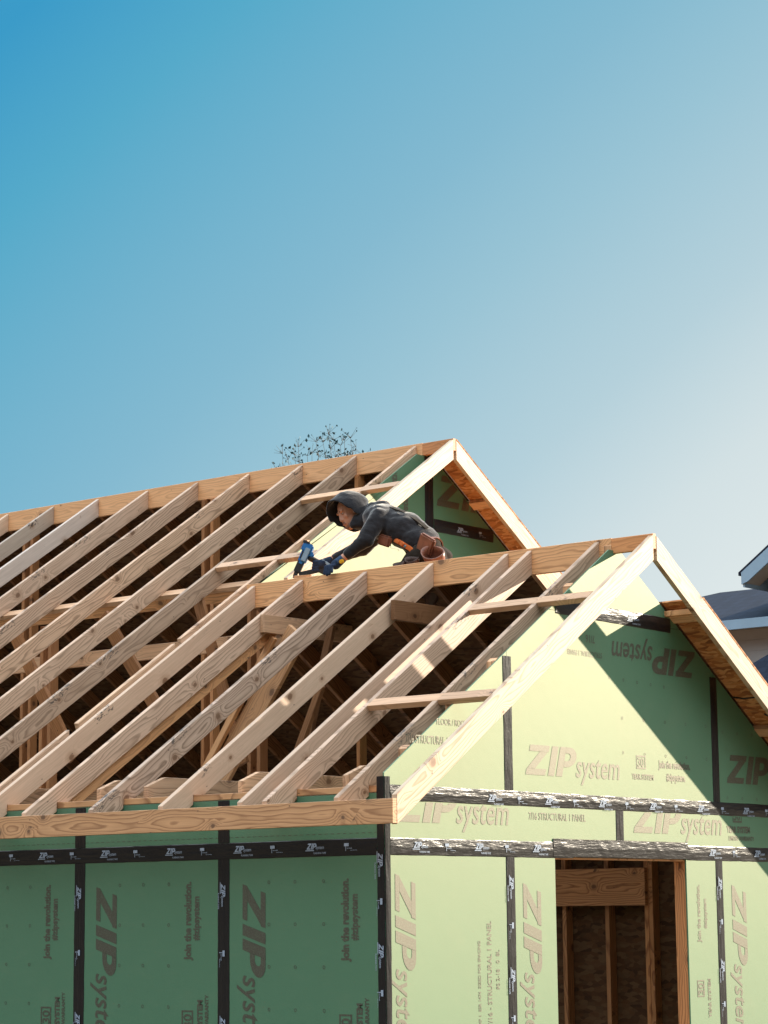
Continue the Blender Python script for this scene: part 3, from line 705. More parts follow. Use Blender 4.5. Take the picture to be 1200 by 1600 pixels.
# ceiling joists
JX = [-0.355, -1.205, -2.03, -2.46, -2.93, -3.55, -4.2, -4.85, -5.5, -6.15, -6.8, -7.45, -8.1, -8.75, -9.4]
for i, x in enumerate(JX):
    ye = YW - .1 if x > XG else 2 * YM - .1
    yc = 0.09 + (0.541 - 0.505) / P * 1.3
    prism('ceiling_joist', [(x - T, 0.088, 0.4005), (x - T, ye, 0.4005), (x - T, ye, 0.5405), (x - T, 0.088 + .16, 0.5405), (x - T, 0.088, 0.478)], (T, 0, 0), (0, 1, 0), WOOD, house, .002, seedcol(.45, .8))
# collar ties
for x in (-2.775 + T, -4.658 + T, -7.217 + T):
    if x > XG: board('collar_tie', (x - .019 + .001, 1.965, 1.750), (x - .019 + .001, 2 * YR - 1.965, 1.750), .133, .037, (0, 0, 1), None, house, .35, .4)
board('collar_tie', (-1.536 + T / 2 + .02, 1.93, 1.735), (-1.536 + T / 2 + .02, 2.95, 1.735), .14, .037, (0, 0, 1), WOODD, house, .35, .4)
# purlin strongback under the main rafters
zc = lambda y, o: ztop(y) - o
pc = Vector((0, 2.79, ztop(2.79))) - NL * (.140 + .0215)
board('purlin', pc + Vector((-12.5, 0, 0)), pc + Vector((-3.42, 0, 0)), .089, .038, DL, None, house, .4, .5)
pc2 = pc - NL * (.0195 + .045) - DL * .02
board('purlin', pc2 + Vector((-12.5, 0, 0)), pc2 + Vector((-3.42, 0, 0)), .088, .038, NL, None, house, 0, .7)
# posts under the ridges
for x in (-8.23, -5.84):
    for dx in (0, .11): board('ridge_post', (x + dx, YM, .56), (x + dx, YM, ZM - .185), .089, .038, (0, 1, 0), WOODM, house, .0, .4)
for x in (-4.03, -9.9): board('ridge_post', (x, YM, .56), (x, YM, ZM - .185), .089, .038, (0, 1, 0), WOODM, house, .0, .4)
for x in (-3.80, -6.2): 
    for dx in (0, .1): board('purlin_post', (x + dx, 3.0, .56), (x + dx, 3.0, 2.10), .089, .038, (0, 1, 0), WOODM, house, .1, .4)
# diagonal braces inside
def brace(a, b, w=.14, wd=(1, 0, .3), grey=0.0): board('brace', a, b, w, .038, wd, WOODD if a[1] > 2.3 or a[0] > -2 else None, house, grey, .6)  # inner braces take the shade-darkened lumber
brace((-2.57, 2.15, 1.69), (-3.40, 2.15, .60), .19)
brace((-2.76, 2.10, 1.66), (-3.55, 2.10, .60), .05)
brace((-6.24, 2.7, 2.00), (-5.52, 2.7, .93), .12, (1, 0, .3), .0)
brace((-5.18, 2.7, 2.08), (-4.44, 2.7, 1.14), .12, (1, 0, .3), .0)
brace((-4.10, 2.7, 2.10), (-3.62, 2.7, .8), .10, (1, 0, .3), .0)
brace((-2.63, 2.6, 1.78), (-2.98, 2.6, .56), .06, (1, 0, .3), .3)
brace((-1.78, 1.5, 1.20), (-2.10, 1.5, .56), .05, (1, 0, .3), .3)
board('strongback', (-8.0, 3.1, 1.80), (-3.45, 3.1, 1.80), .12, .038, (0, 0, 1), None, house, .2, .5)
# cord looped over the rake
def tube(name, pts, r, mat, parent=None, n=6, smooth=True, r1=None):
    bm = bmesh.new(); rings = []; pts = [Vector(p) for p in pts]
    for i, p in enumerate(pts):
        d = (pts[min(i + 1, len(pts) - 1)] - pts[max(i - 1, 0)]).normalized()
        a = d.orthogonal().normalized() if i == 0 else (prev - d * prev.dot(d)).normalized(); prev = a; b = d.cross(a)
        rr = r if r1 is None else r + (r1 - r) * i / (len(pts) - 1)
        rings.append([bm.verts.new(p + (a * math.cos(2 * math.pi * k / n) + b * math.sin(2 * math.pi * k / n)) * rr) for k in range(n)])
    for i in range(len(rings) - 1):
        for k in range(n): bm.faces.new((rings[i][k], rings[i][(k + 1) % n], rings[i + 1][(k + 1) % n], rings[i + 1][k]))
    bm.faces.new(rings[0]); bm.faces.new(rings[-1][::-1])
    return link(name, bm_to(bm, name, smooth), mat, parent)
yc_ = 3.92; zc_ = ZR - P * (yc_ - YR)
cord = tube('air_hose', [(0.02, yc_ - .03, zc_ - .02), (0.10, yc_ - .02, zc_ - .035), (0.20, yc_, zc_ - .03), (0.27, yc_ + .01, zc_ - .05), (0.30, yc_ + .03, zc_ - .10), (0.315, yc_ + .03, zc_ - .13), (0.328, yc_ + .04, zc_ - .17), (0.30, yc_ + .03, zc_ - .185), (0.25, yc_ + .0, zc_ - .15)], .006, TOOLK)
cord['label'] = 'thin black hose looped under the right rake board'; cord['category'] = 'hose'

# ------------------------------------------------------------------ neighbouring house
nb = empty('neighbour_house', (-8, 22, -2.6), 'grey sided neighbour house with navy shingle roofs at the right edge', 'house')
def neigh():
    Y0 = 20.0
    # tall block with gable facing the camera
    xa, xb = -9.03, -3.0; ytop_ = 5.0
    wall = prism('wall', [(xa, Y0 + .45, -2.6), (xb, Y0 + .45, -2.6), (xb, Y0 + .45, 4.8), ((xa + xb) / 2, Y0 + .45, 6.9), (xa, Y0 + .45, 4.8)], (0, 7, 0), (1, 0, 0), SIDE, nb, 0)
    f = lambda x: 4.671 + .70 * (x + 9.512)
    xm = (xa + xb) / 2; xr = 2 * xm + 9.512
    rf = prism('roof', [(-9.53, Y0, f(-9.53)), (xm, Y0, f(xm)), (xr, Y0, f(-9.53)), (xr, Y0, f(-9.53) - .05), (xm, Y0, f(xm) - .05), (-9.53, Y0, f(-9.53) - .05)], (0, 7.6, 0), (1, 0, 0), SHING, nb, 0)
    for s in (1, -1):
        g = (lambda x: x) if s > 0 else (lambda x: 2 * xm - x)
        prism('rake_trim', [(g(-9.47), Y0 - .02, f(-9.47) - .052), (g(xm), Y0 - .02, f(xm) - .052), (g(xm), Y0 - .02, f(xm) - .27), (g(-9.36), Y0 - .02, f(-9.36) - .27 - .0), (g(-9.47), Y0 - .02, f(-9.47) - .23)], (0, .03, 0), (1, 0, .7), TRIM, nb, 0)
        prism('soffit', [(g(-9.47), Y0 + .011, f(-9.47) - .08), (g(xm), Y0 + .011, f(xm) - .08), (g(xm), Y0 + .011, f(xm) - .11), (g(-9.44), Y0 + .011, f(-9.44) - .24)], (0, .44, 0), (1, 0, .7), SHADE, nb, 0)
    prism('eave_trim', [(-9.46, Y0 + .01, 4.43), (-9.46, Y0 + 7.4, 4.43), (-9.46, Y0 + 7.4, 4.62), (-9.46, Y0 + .01, 4.62)], (.03, 0, 0), (0, 1, 0), TRIM, nb, 0)
    box('corner_trim', (xa - .02, Y0 + .43, -2.6), (xa + .12, Y0 + .455, 4.75), TRIM, nb)
    # lower hipped wing to the left and behind
    bm = bmesh.new()
    e = 3.98; L0, L1 = -14.3, -8.9; y0, y1 = Y0 + .2, Y0 + 5.6
    hr = e + .42 * 2.7 / 1.0
    vs = [bm.verts.new(v) for v in ((L0, y0, e), (L1, y0, e), (L1, y1, e), (L0, y1, e), (L0 + 2.68, (y0 + y1) / 2, 4.83), (L1, (y0 + y1) / 2, 4.83))]
    for q in ((0, 1, 5, 4), (1, 2, 5), (2, 3, 4, 5), (3, 0, 4), (3, 2, 1, 0)): bm.faces.new([vs[i] for i in q])
    link('roof', bm_to(bm, 'roof'), SHING, nb)
    box('fascia', (L0, y0 - .03, e - .15), (L1 - .01, y0 - .002, e - .004), TRIM, nb)
    box('wall', (L0 + .3, y0 + .32, -2.6), (xa - .001, y1 - .3, e - .003), SIDE, nb)
    # lowest porch roof in front
    bm = bmesh.new()
    vs = [bm.verts.new(v) for v in ((-10.1, Y0 - 1.6, 2.35), (-5.5, Y0 - 1.6, 2.35), (-5.5, Y0 + .44, 2.35), (-10.1, Y0 + .44, 2.35), (-7.9, Y0 + .44, 4.05), (-7.7, Y0 + .44, 4.05))]
    for q in ((0, 1, 5, 4), (1, 2, 5), (0, 4, 3), (2, 3, 4, 5), (3, 2, 1, 0)): bm.faces.new([vs[i] for i in q])
    link('porch_roof', bm_to(bm, 'porch_roof'), SHING, nb)
    box('porch_wall', (-9.8, Y0 - 1.3, -2.6), (-5.8, Y0 + .42, 2.348), SIDE, nb)
    w = box('window', (-7.4, Y0 + .40, 4.4), (-6.4, Y0 + .449, 5.6), TRIM, nb); box('pane', (-7.33, Y0 + .39, 4.47), (-6.47, Y0 + .399, 5.53), GLASSM, w)
    w = box('window', (-12.3, y0 + .29, 1.8), (-11.3, y0 + .319, 3.1), TRIM, nb); box('pane', (-12.23, y0 + .28, 1.87), (-11.37, y0 + .289, 3.03), GLASSM, w)
neigh()

# ------------------------------------------------------------------ tree behind the ridge
tree = empty('sparse_tree', (-16.78, 19.07, -2.6), 'distant tree with thin upright twigs and few leaves above the ridge', 'tree')
def make_tree():
    rnd = random.Random(5); bm = bmesh.new(); lf = bmesh.new()
    def seg(a, b, r0, r1, n=5):
        d = (b - a).normalized(); u = d.orthogonal().normalized(); v = d.cross(u); A, B = [], []
        for k in range(n):
            t = 2 * math.pi * k / n; o = u * math.cos(t) + v * math.sin(t); A.append(bm.verts.new(a + o * r0)); B.append(bm.verts.new(b + o * r1))
        for k in range(n): bm.faces.new((A[k], A[(k + 1) % n], B[(k + 1) % n], B[k]))
    def leaf(p, s):
        e = Euler((rnd.uniform(0, 6), rnd.uniform(0, 6), rnd.uniform(0, 6))).to_matrix()
        q = [e @ Vector(c) * s + p for c in ((-.5, 0, 0), (0, -.35, .1), (.6, 0, 0), (0, .35, .1))]
        lf.faces.new([lf.verts.new(v) for v in q])
    def limb(a, b, r0, r1, n=6, wob=.05):
        pts = [a]
        for i in range(1, n + 1): pts.append(a.lerp(b, i / n) + Vector((rnd.uniform(-wob, wob), rnd.uniform(-wob, wob), rnd.uniform(-wob, wob) * .5)) * (1 if i < n else 0))
        for i in range(n): seg(pts[i], pts[i + 1], r0 + (r1 - r0) * i / n, r0 + (r1 - r0) * (i + 1) / n)
        return pts
    top = 10.24; A = Vector((.77, .636, 0)); B = Vector((-.636, .77, 0))
    limb(Vector((0, 0, 0)), Vector((.1, 0, 6.6)), .17, .09, 8, .04)
    for k in range(26):                                   # low side boughs under the upright tips
        an = rnd.uniform(0, 6.28); h = rnd.uniform(3.0, 7.4); q = Vector((.06, 0, h)); L = (8.4 - h) * .42
        p = limb(q, q + Vector((math.cos(an) * L, math.sin(an) * L, L * 1.1)), .035, .008, 5, .06)
        for t in p[2:]:
            for _ in range(7):
                w = t + Vector((rnd.gauss(0, .16), rnd.gauss(0, .16), rnd.gauss(.1, .14))); seg(t, w, .004, .002, 3); leaf(w, rnd.uniform(.05, .08))
    for k in range(19):
        dx = -.95 + 1.75 * (k + rnd.uniform(-.3, .3)) / 18; dy = rnd.uniform(-.5, .5)
        hh = top - .42 * (dx / .9) ** 2 - rnd.uniform(0, .22) - (.10 if k > 14 else 0)
        st = Vector((.1, 0, rnd.uniform(5.6, 6.9))); e_ = A * dx + B * dy + Vector((0, 0, hh))
        mid_ = st.lerp(e_, .45) + A * dx * .35 + B * dy * .3
        limb(st, mid_, .026, .011, 4, .05); p = limb(mid_, e_, .010, .003, 7, .045)
        for i, t in enumerate(p[2:]):
            for _ in range(8 if dx < .35 else 4):
                w = t + Vector((rnd.gauss(0, .085), rnd.gauss(0, .085), rnd.uniform(.0, .16)))
                seg(t, w, .0035, .002, 3)
                if rnd.random() < .8: leaf(w, rnd.uniform(.030, .075))
    me = bm_to(bm, 'trunk', True); o = bpy.data.objects.new('trunk', me); me.materials.append(BARK); COL.objects.link(o); o.parent = tree
    zmax = max(v.co.z for v in me.vertices)
    me2 = bm_to(lf, 'crown'); o2 = bpy.data.objects.new('crown', me2); me2.materials.append(LEAF); COL.objects.link(o2); o2.parent = tree
make_tree()

# ------------------------------------------------------------------ the roofer
def blob(name, caps, mats, parent, vox=0.007, smooth=3, matfn=None, extra=None, color=None):
    """union of tapered capsules / ellipsoids, remeshed into one continuous surface"""
    bm = bmesh.new()
    for c in caps:
        if len(c) == 4 and not isinstance(c[1], Vector) and isinstance(c[1], (int, float)):
            p0, r0, p1, r1 = Vector(c[0]), c[1], Vector(c[2]), c[3]
            d = p1 - p0; L = d.length; st = max(2, int(L / (min(r0, r1) * .35)))
            q = d.to_track_quat('Z', 'Y').to_matrix().to_4x4() if L > 1e-5 else Matrix()
            rings = []; n = 16; prof = []
            for k in range(1, 5): a = math.pi / 2 * k / 5; prof.append((-r0 * math.cos(a), r0 * math.sin(a)))
            for k in range(st + 1): prof.append((L * k / st, r0 + (r1 - r0) * k / st))
            for k in range(1, 5): a = math.pi / 2 * k / 5; prof.append((L + r1 * math.sin(a), r1 * math.cos(a)))
            mt_ = Matrix.Translation(p0) @ q
            for z, r in prof: rings.append([bm.verts.new(mt_ @ Vector((r * math.cos(2 * math.pi * j / n), r * math.sin(2 * math.pi * j / n), z))) for j in range(n)])
            a = bm.verts.new(mt_ @ Vector((0, 0, -r0))); b = bm.verts.new(mt_ @ Vector((0, 0, L + r1)))
            for i in range(len(rings) - 1):
                for j in range(n): bm.faces.new((rings[i][j], rings[i][(j + 1) % n], rings[i + 1][(j + 1) % n], rings[i + 1][j]))
            for j in range(n): bm.faces.new((a, rings[0][(j + 1) % n], rings[0][j])); bm.faces.new((b, rings[-1][j], rings[-1][(j + 1) % n]))
        else:
            ctr, rad, rot = c                                  # ellipsoid
            mt_ = Matrix.Translation(Vector(ctr)) @ rot.to_4x4() @ Matrix.Diagonal((rad[0], rad[1], rad[2], 1))
            bmesh.ops.create_uvsphere(bm, u_segments=24, v_segments=16, radius=1, matrix=mt_)
    bmesh.ops.recalc_face_normals(bm, faces=bm.faces)
    me = bpy.data.meshes.new('tmp'); bm.to_mesh(me); bm.free(); ob = bpy.data.objects.new('tmp', me); COL.objects.link(ob)
    m = ob.modifiers.new('r', 'REMESH'); m.mode = 'VOXEL'; m.voxel_size = vox
    if smooth: s = ob.modifiers.new('s', 'SMOOTH'); s.iterations = smooth; s.factor = .5
    dg = bpy.context.evaluated_depsgraph_get(); out = bpy.data.meshes.new_from_object(ob.evaluated_get(dg)); bpy.data.objects.remove(ob)
    out.name = name
    for p in out.polygons: p.use_smooth = True
    if extra: extra(out)
    o = link(name, out, mats, parent)
    if matfn:
        for p in out.polygons: p.material_index = matfn(p.center)
    return o

man = empty('person', (-2.0, 2.8, 1.95), 'person in a dark hooded sweatshirt kneeling over the near ridge board with a tool belt', 'person')
V = Vector
I3 = Matrix.Identity(3)
# frames
fd = V((-.34, -.84, -.42)).normalized()                      # face direction
hu = (V((-.30, -.10, 1)) - fd * V((-.30, -.10, 1)).dot(fd)).normalized(); hr_ = fd.cross(hu)
HB = Matrix((hr_, fd, hu)).transposed()                      # local x = right ear side, y = face, z = up
HC = V((-2.540, 2.715, 2.628))
def H(x, y, z): return HC + hr_ * x + fd * y + hu * z
torso = [(V((-2.27, 2.83, 2.535)), (.175, .185, .115)), (V((-2.12, 2.85, 2.47)), (.17, .165, .118)), (V((-2.0, 2.87, 2.375)), (.140, .150, .105))]
tx = V((-.83, -.03, .50)).normalized(); ty = V((0, 1, 0)); ty = (ty - tx * ty.dot(tx)).normalized(); tz_ = tx.cross(ty)
TB = Matrix((tx, ty, tz_)).transposed()
shN, elN, wrN = V((-2.225, 2.665, 2.555)), V((-2.262, 2.560, 2.385)), V((-2.392, 2.500, 2.275))
shF, elF, wrF = V((-2.36, 3.00, 2.60)), V((-2.60, 2.93, 2.40)), V((-2.74, 2.735, 2.30))
hipN, hipF = V((-1.92, 2.80, 2.24)), V((-1.95, 3.02, 2.25))
kN, kF = V((-2.16, 2.74, 2.02)), V((-2.36, 3.05, 2.00))
fN, fF = V((-1.86, 2.78, 1.99)), V((-2.0, 3.08, 1.82))
hN, hF = V((-2.472, 2.462, 2.205)), V((-2.785, 2.665, 2.262))
def head_caps():
    return [(H(0, -.015, .035), (.077, .097, .095), HB), (H(0, .022, -.035), (.060, .068, .078), HB), (H(0, .048, -.088), (.036, .034, .028), HB),
            (H(0, .082, .030), .009, H(0, .098, -.016), .011), (H(0, .096, -.020), .0115, H(0, .097, -.023), .0115), (H(.011, .091, -.025), .0075, H(-.011, .091, -.025), .0075),
            (H(-.040, .074, .040), .012, H(.040, .074, .040), .012), (H(.040, .062, -.012), (.020, .018, .022), HB), (H(-.040, .062, -.012), (.020, .018, .022), HB),
            (H(.016, .082, -.054), .010, H(-.016, .082, -.054), .010), (H(.014, .078, -.066), .010, H(-.014, .078, -.066), .010),
            (H(.078, -.01, 0), (.012, .022, .034), HB), (H(-.078, -.01, 0), (.012, .022, .034), HB),
            (H(0, -.03, -.05), .052, V((-2.40, 2.78, 2.57)), .062)]
def hand_caps(w, h, tips, r=.0088, thumb=None):
    caps = [(w, .028, h, .033)]
    for base, mid, tip in tips: caps += [(base, r * 1.1, mid, r), (mid, r, tip, r * .85)]
    return caps
# near hand: fingers hang over the face of the ridge board
d0 = (hN - wrN).normalized()
tipsN = []
for k, (L, dx) in enumerate(((.052, -.030), (.062, -.010), (.058, .010), (.044, .029))):
    b = hN + V((dx - .012, -.012, -.006)); m = b + V((-.010, -.040, -.010)); e = m + V((-.002 + .004 * k, -.012, -L)); tipsN.append((b, m, e))
thN = [(hN + V((-.03, .0, .0)), .011, hN + V((-.062, -.004, -.012)), .010), (hN + V((-.062, -.004, -.012)), .010, hN + V((-.076, -.022, -.032)), .008)]
tipsF = []
for k in range(4):
    b = hF + V((-.006 - .004 * k, -.020, .016 - .021 * k)); m = b + V((-.034, -.022, 0)); e = m + V((-.006, .034, -.004)); tipsF.append((b, m, e))
thF = [(hF + V((0, .0, .02)), .011, hF + V((-.03, .02, .028)), .010), (hF + V((-.03, .02, .028)), .010, hF + V((-.055, .012, .02)), .008)]
body_caps = head_caps() + [(c, r, TB) for c, r in torso]
body_caps += [(shN, .050, elN, .042), (elN, .040, wrN, .027), (shF, .050, elF, .042), (elF, .040, wrF, .027)]
body_caps += hand_caps(wrN, hN, tipsN) + thN + hand_caps(wrF, hF, tipsF) + thF
body_caps += [(V((-2.0, 2.87, 2.36)), .105, V((-1.95, 2.90, 2.25)), .105), (hipN, .080, kN, .055), (kN, .055, fN, .040), (hipF, .085, kF, .058), (kF, .055, fF, .040),
              (fN, .038, fN + V((.03, 0, -.07)), .030), (fF, .038, fF + V((.03, 0, -.07)), .030)]
body = blob('body', body_caps, [SKIN], man, .0058, 2)
# facial features
for s in (-1, 1):
    blob('eye', [(H(.030 * s, .0745, .018), (.0095, .007, .0042), HB)], [EYE], man, .0018, 1)
    blob('iris', [(H(.030 * s, .0800, .017), (.0042, .0028, .0038), HB)], [HAIR], man, .0011, 1)
    blob('eyebrow', [(H(.016 * s, .0845, .040), .0042, H(.046 * s, .076, .041), .0030)], [HAIR], man, .0022, 1)
blob('lips', [(H(.017, .090, -.058), .0055, H(-.017, .090, -.058), .0055)], [LIP], man, .0022, 1)
blob('beard', [(H(.030, .068, -.078), .012, H(0, .078, -.092), .014), (H(-.030, .068, -.078), .012, H(0, .078, -.092), .014), (H(.018, .0925, -.046), .0038, H(-.018, .0925, -.046), .0038)], [STUB], man, .003, 1)
# sweatshirt
hd = [(c, tuple(x + .020 for x in r), TB) for c, r in torso]
hd += [(shN, .070, elN, .066), (elN, .060, wrN - (wrN - elN) * .10, .042), (shF, .078, elF, .066), (elF, .060, wrF - (wrF - elF) * .10, .042),
       (V((-2.27, 2.73, 2.595)), .072, V((-2.31, 2.95, 2.61)), .072), (V((-2.36, 2.80, 2.60)), .085, V((-2.27, 2.83, 2.56)), .11),
       (V((-2.01, 2.87, 2.365)), .128, V((-1.975, 2.885, 2.320)), .122)]
def folds(me):
    from mathutils import noise as nz
    for v in me.vertices:
        c = v.co
        f = nz.noise(V((c.x * 7, c.y * 7, c.z * 16))) * .008 + nz.noise(V((c.x * 22 + c.z * 30, c.y * 14, c.z * 14 - c.x * 22))) * .0045
        v.co = c + v.normal * f
blob('sweatshirt', hd, [HOODIE], man, .008, 16, extra=folds)
blob('cuff', [(wrN - (wrN - elN) * .16, .043, wrN - (wrN - elN) * .06, .040)], [HOODIE], man, .004, 2)
blob('waistband', [(V((-1.985, 2.878, 2.335)), .134, V((-1.970, 2.884, 2.318)), .132)], [PANTS], man, .008, 3)
# hood: shell with a face opening
def hood():
    bm = bmesh.new(); bmesh.ops.create_uvsphere(bm, u_segments=48, v_segments=32, radius=1)
    op = V((-.22, 1, -.22)).normalized()
    bmesh.ops.bisect_plane(bm, geom=list(bm.verts) + list(bm.edges) + list(bm.faces), plane_co=op * .40, plane_no=op, clear_outer=True)
    from mathutils import noise as nz
    for v in bm.verts:
        c = v.co; x, y, z = c
        k = 1.0
        if y < 0 and z > 0: y *= 1.12
        rr = V((x * .118, y * .150 - (.030 if z < -.3 else 0), z * .150 + .012))
        rr *= 1 + .035 * nz.noise(c * 2.4) + .02 * nz.noise(c * 6)
        if c.dot(op) > .2: rr.y += .035 * (c.dot(op) - .2) / .2 * (1.0 if c.z > 0 else .3)
        v.co = HC + hr_ * rr.x + fd * rr.y + hu * rr.z
    me = bm_to(bm, 'hood', True); ob = bpy.data.objects.new('tmp', me); COL.objects.link(ob)
    s = ob.modifiers.new('s', 'SOLIDIFY'); s.thickness = .012; s.offset = -1
    sb = ob.modifiers.new('b', 'SUBSURF'); sb.levels = 1
    dg = bpy.context.evaluated_depsgraph_get(); out = bpy.data.meshes.new_from_object(ob.evaluated_get(dg)); bpy.data.objects.remove(ob)
    for p in out.polygons: p.use_smooth = True
    link('hood', out, HOODIE, man)
hood()
blob('hood_collar', [(V((-2.46, 2.72, 2.555)), .062, V((-2.36, 2.80, 2.60)), .090), (V((-2.43, 2.84, 2.66)), .06, V((-2.33, 2.86, 2.66)), .06), (V((-2.48, 2.68, 2.53)), .03, V((-2.40, 2.72, 2.55)), .05)], [HOODIE], man, .008, 4, extra=folds)
# trousers, boots
blob('trousers', [(V((-2.0, 2.87, 2.30)), .112, V((-1.93, 2.90, 2.225)), .130), (hipN, .115, kN, .082), (kN, .078, fN, .060), (hipF, .115, kF, .082), (kF, .078, fF, .060)], [PANTS], man, .009, 4, extra=folds)
for f in (fN, fF): blob('boot', [(f, .052, f + V((.03, 0, -.08)), .044), (f + V((.03, 0, -.08)), .044, f + V((.07, 0, -.02)), .05)], [LEATHD], man, .007, 2)
# gloves
glove = hand_caps(wrN + (hN - wrN) * .42, hN, tipsN) + thN
blob('glove', [(c[0], c[1] + .004, c[2], c[3] + .004) for c in glove], [GLOVE, GLOVEB], man, .0035, 2, matfn=lambda c: 1 if (c.z > hN.z + .004 and c.y > hN.y - .022) else 0)
glove = hand_caps(wrF + (hF - wrF) * .2, hF, tipsF) + thF
blob('glove', [(c[0], c[1] + .004, c[2], c[3] + .004) for c in glove], [GLOVE], man, .0035, 2)

# tool belt with pouches (worn: part of the person)
def solid_box(bm, c, half, rot=I3):
    mt_ = Matrix.Translation(V(c)) @ rot.to_4x4() @ Matrix.Diagonal((half[0] * 2, half[1] * 2, half[2] * 2, 1)); bmesh.ops.create_cube(bm, size=1, matrix=mt_)
def beveled(name, parts, mat, parent, bev=.006):
    bm = bmesh.new()
    for c, h, rot in parts:
        b2 = bmesh.new(); solid_box(b2, c, h, rot); bmesh.ops.bevel(b2, geom=list(b2.edges), offset=min(bev, min(h) * .6), segments=2, affect='EDGES'); m_ = bpy.data.meshes.new('x'); b2.to_mesh(m_); b2.free(); bm.from_mesh(m_); bpy.data.meshes.remove(m_)
    return link(name, bm_to(bm, name, False), mat, parent)
ax = V((.80, .05, -.60)).normalized()
def ringpts(c, a, ru, rv, n=20, a0=0, a1=2 * math.pi):
    u = V((0, 1, 0)); u = (u - a * u.dot(a)).normalized(); v = a.cross(u)
    return [c + u * math.cos(a0 + (a1 - a0) * k / n) * ru + v * math.sin(a0 + (a1 - a0) * k / n) * rv for k in range(n + 1)]
def strap(name, pts, w, t, wd, mat, parent=man):
    bm = bmesh.new(); pts = [V(p) for p in pts]; secs = []
    for i, p in enumerate(pts):
        d = (pts[min(i + 1, len(pts) - 1)] - pts[max(i - 1, 0)]).normalized(); W_ = V(wd); W_ = (W_ - d * W_.dot(d)).normalized(); N_ = d.cross(W_)
        secs.append([bm.verts.new(p + W_ * sw * w / 2 + N_ * st * t / 2) for sw, st in ((1, 1), (-1, 1), (-1, -1), (1, -1))])
    for i in range(len(secs) - 1):
        for k in range(4): bm.faces.new((secs[i][k], secs[i][(k + 1) % 4], secs[i + 1][(k + 1) % 4], secs[i + 1][k]))
    bm.faces.new(secs[0]); bm.faces.new(secs[-1][::-1])
    return link(name, bm_to(bm, name), mat, parent)
strap('tool_belt', ringpts(V((-1.955, 2.885, 2.290)), ax, .150, .140), .055, .008, ax, LEATHER)
strap('suspender', [V((-2.10, 2.70, 2.38)), V((-2.03, 2.69, 2.345)), V((-1.96, 2.70, 2.30)), V((-1.88, 2.71, 2.235))], .034, .008, (.3, 0, 1), ORANGE)
strap('suspender', [V((-2.28, 2.80, 2.672)), V((-2.20, 2.79, 2.645)), V((-2.10, 2.80, 2.605)), V((-1.98, 2.81, 2.53)), V((-1.90, 2.83, 2.46))], .045, .008, (0, 1, .2), PANTS)
beveled('chest_pouch', [((-2.165, 2.665, 2.375), (.055, .022, .040), Euler((.1, .35, .1)).to_matrix())], LEATHER, man, .012)
beveled('buckle', [((-2.045, 2.665, 2.356), (.020, .008, .012), Euler((0, .5, 0)).to_matrix()), ((-2.005, 2.668, 2.335), (.016, .008, .016), Euler((0, .9, 0)).to_matrix())], ORANGE, man, .004)
beveled('rivet', [((-1.975, 2.664, 2.313), (.010, .006, .010), Euler((0, .8, 0)).to_matrix())], STEEL, man, .003)
def pouch(c, r, h, tilt, mat):
    """open-topped leather pouch"""
    bm = bmesh.new(); n = 18; rt = Euler(tilt).to_matrix(); rg = []
    prof = [(r * .70, -h), (r * .92, -h * .5), (r, 0), (r * 1.08, h * .45), (r * .98, h * .45), (r * .9, 0), (r * .62, -h * .92)]
    for rr, z in prof: rg.append([bm.verts.new(V(c) + rt @ V((math.cos(2 * math.pi * k / n) * rr, math.sin(2 * math.pi * k / n) * rr * .75, z + .006 * math.cos(4 * math.pi * k / n)))) for k in range(n)])
    for i in range(len(rg) - 1):
        for k in range(n): bm.faces.new((rg[i][k], rg[i][(k + 1) % n], rg[i + 1][(k + 1) % n], rg[i + 1][k]))
    bm.faces.new(rg[0]); bm.faces.new(rg[-1])
    return link('pouch', bm_to(bm, 'pouch', True), mat, man)
pouch((-1.735, 2.70, 2.215), .092, .098, (.75, .35, 0), LEATHER)
pouch((-1.90, 2.66, 2.185), .055, .070, (.55, .15, 0), LEATHD)
pouch((-2.0, 2.64, 2.165), .050, .060, (.55, -.1, 0), LEATHD)
beveled('pouch_flap', [((-1.815, 2.715, 2.315), (.072, .020, .068), Euler((.25, .55, .1)).to_matrix())], LEATHER, man, .014)
# yellow tape measure held at the wrist
tm = beveled('tape_measure', [((-2.405, 2.452, 2.222), (.018, .012, .015), Euler((.2, -.35, .4)).to_matrix())], YELLOW, None, .006)
tm['label'] = 'small yellow tape measure in the near gloved hand'; tm['category'] = 'tape measure'

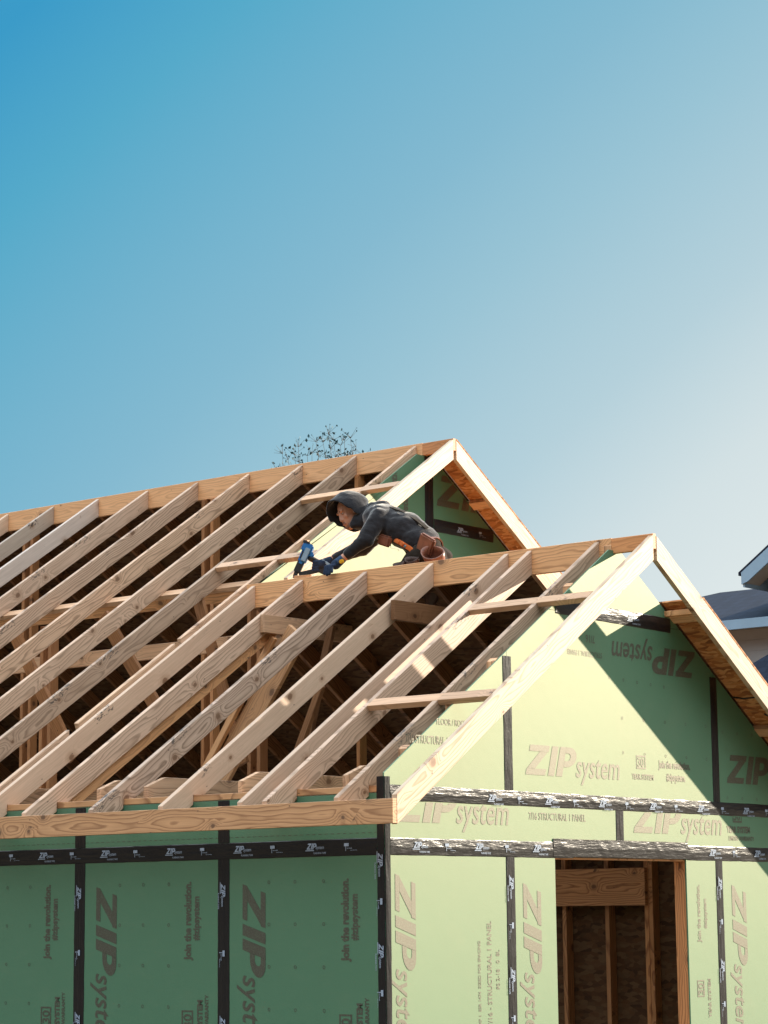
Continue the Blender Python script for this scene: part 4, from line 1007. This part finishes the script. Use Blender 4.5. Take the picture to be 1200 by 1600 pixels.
# ------------------------------------------------------------------ nail gun
ng = empty('nail_gun', (-2.95, 2.57, 2.16), 'blue and black nail gun standing on the ridge board', 'nail gun')
gR = cR; 
def GP(px, py, y=2.60):
    pass
gb = Matrix((V((.80, .60, 0)).normalized(), V((-.6, .8, 0)).normalized(), V((0, 0, 1)))).transposed()   # local x runs right along the view, y away
tl = gb @ Euler((0, R(-24), 0)).to_matrix().inverted()
def GL(x, y, z): return V((-2.88, 2.60, 2.31)) + gb @ V((x, y, z))
beveled('housing', [(GL(.004, 0, .062), (.040, .036, .034), tl), (GL(-.022, 0, .000), (.030, .033, .048), tl), (GL(-.042, 0, -.040), (.024, .028, .022), tl), (GL(.030, 0, .012), (.020, .024, .022), tl)], TOOLB, ng, .011)
beveled('side_cover', [(GL(-.008, -.037, .012), (.018, .006, .050), tl)], TOOLG, ng, .004)
beveled('vent', [(GL(-.034, -.034, .012), (.006, .006, .026), tl)], TOOLK, ng, .002)
beveled('top_cap', [(GL(-.002, 0, .103), (.026, .028, .010), tl)], TOOLK, ng, .004)
beveled('nose', [(GL(-.058, 0, -.072), (.024, .024, .040), tl), (GL(-.080, 0, -.118), (.014, .015, .026), tl)], TOOLK, ng, .004)
beveled('nose_tip', [(GL(-.094, 0, -.142), (.007, .014, .010), tl)], STEEL, ng, .002)
blob('handle', [(GL(.025, .0, -.010), .022, GL(.085, 0.02, -.040), .020), (GL(.085, .02, -.040), .024, GL(.10, .02, -.085), .024)], [TOOLK], ng, .004, 2)
beveled('magazine', [(GL(.025, 0, -.108), (.085, .014, .016), gb @ Euler((0, R(-12), 0)).to_matrix())], TOOLK, ng, .004)
beveled('battery', [(GL(.115, .015, -.085), (.034, .030, .036), gb @ Euler((0, R(28), 0)).to_matrix())], TOOLK, ng, .006)
beveled('battery_latch', [(GL(.135, -.018, -.045), (.034, .010, .010), gb @ Euler((0, R(35), 0)).to_matrix())], TOOLG, ng, .003)
ng.scale = (1.06, 1.06, 1.06)
# offcuts lying by the gun
o = board('lumber_offcut', (-2.93, 2.52, 2.15), (-2.80, 2.56, 2.15), .045, .02, (0, 0, 1)); o['label'] = 'small wood offcut beside the nail gun on the ridge'; o['category'] = 'offcut'
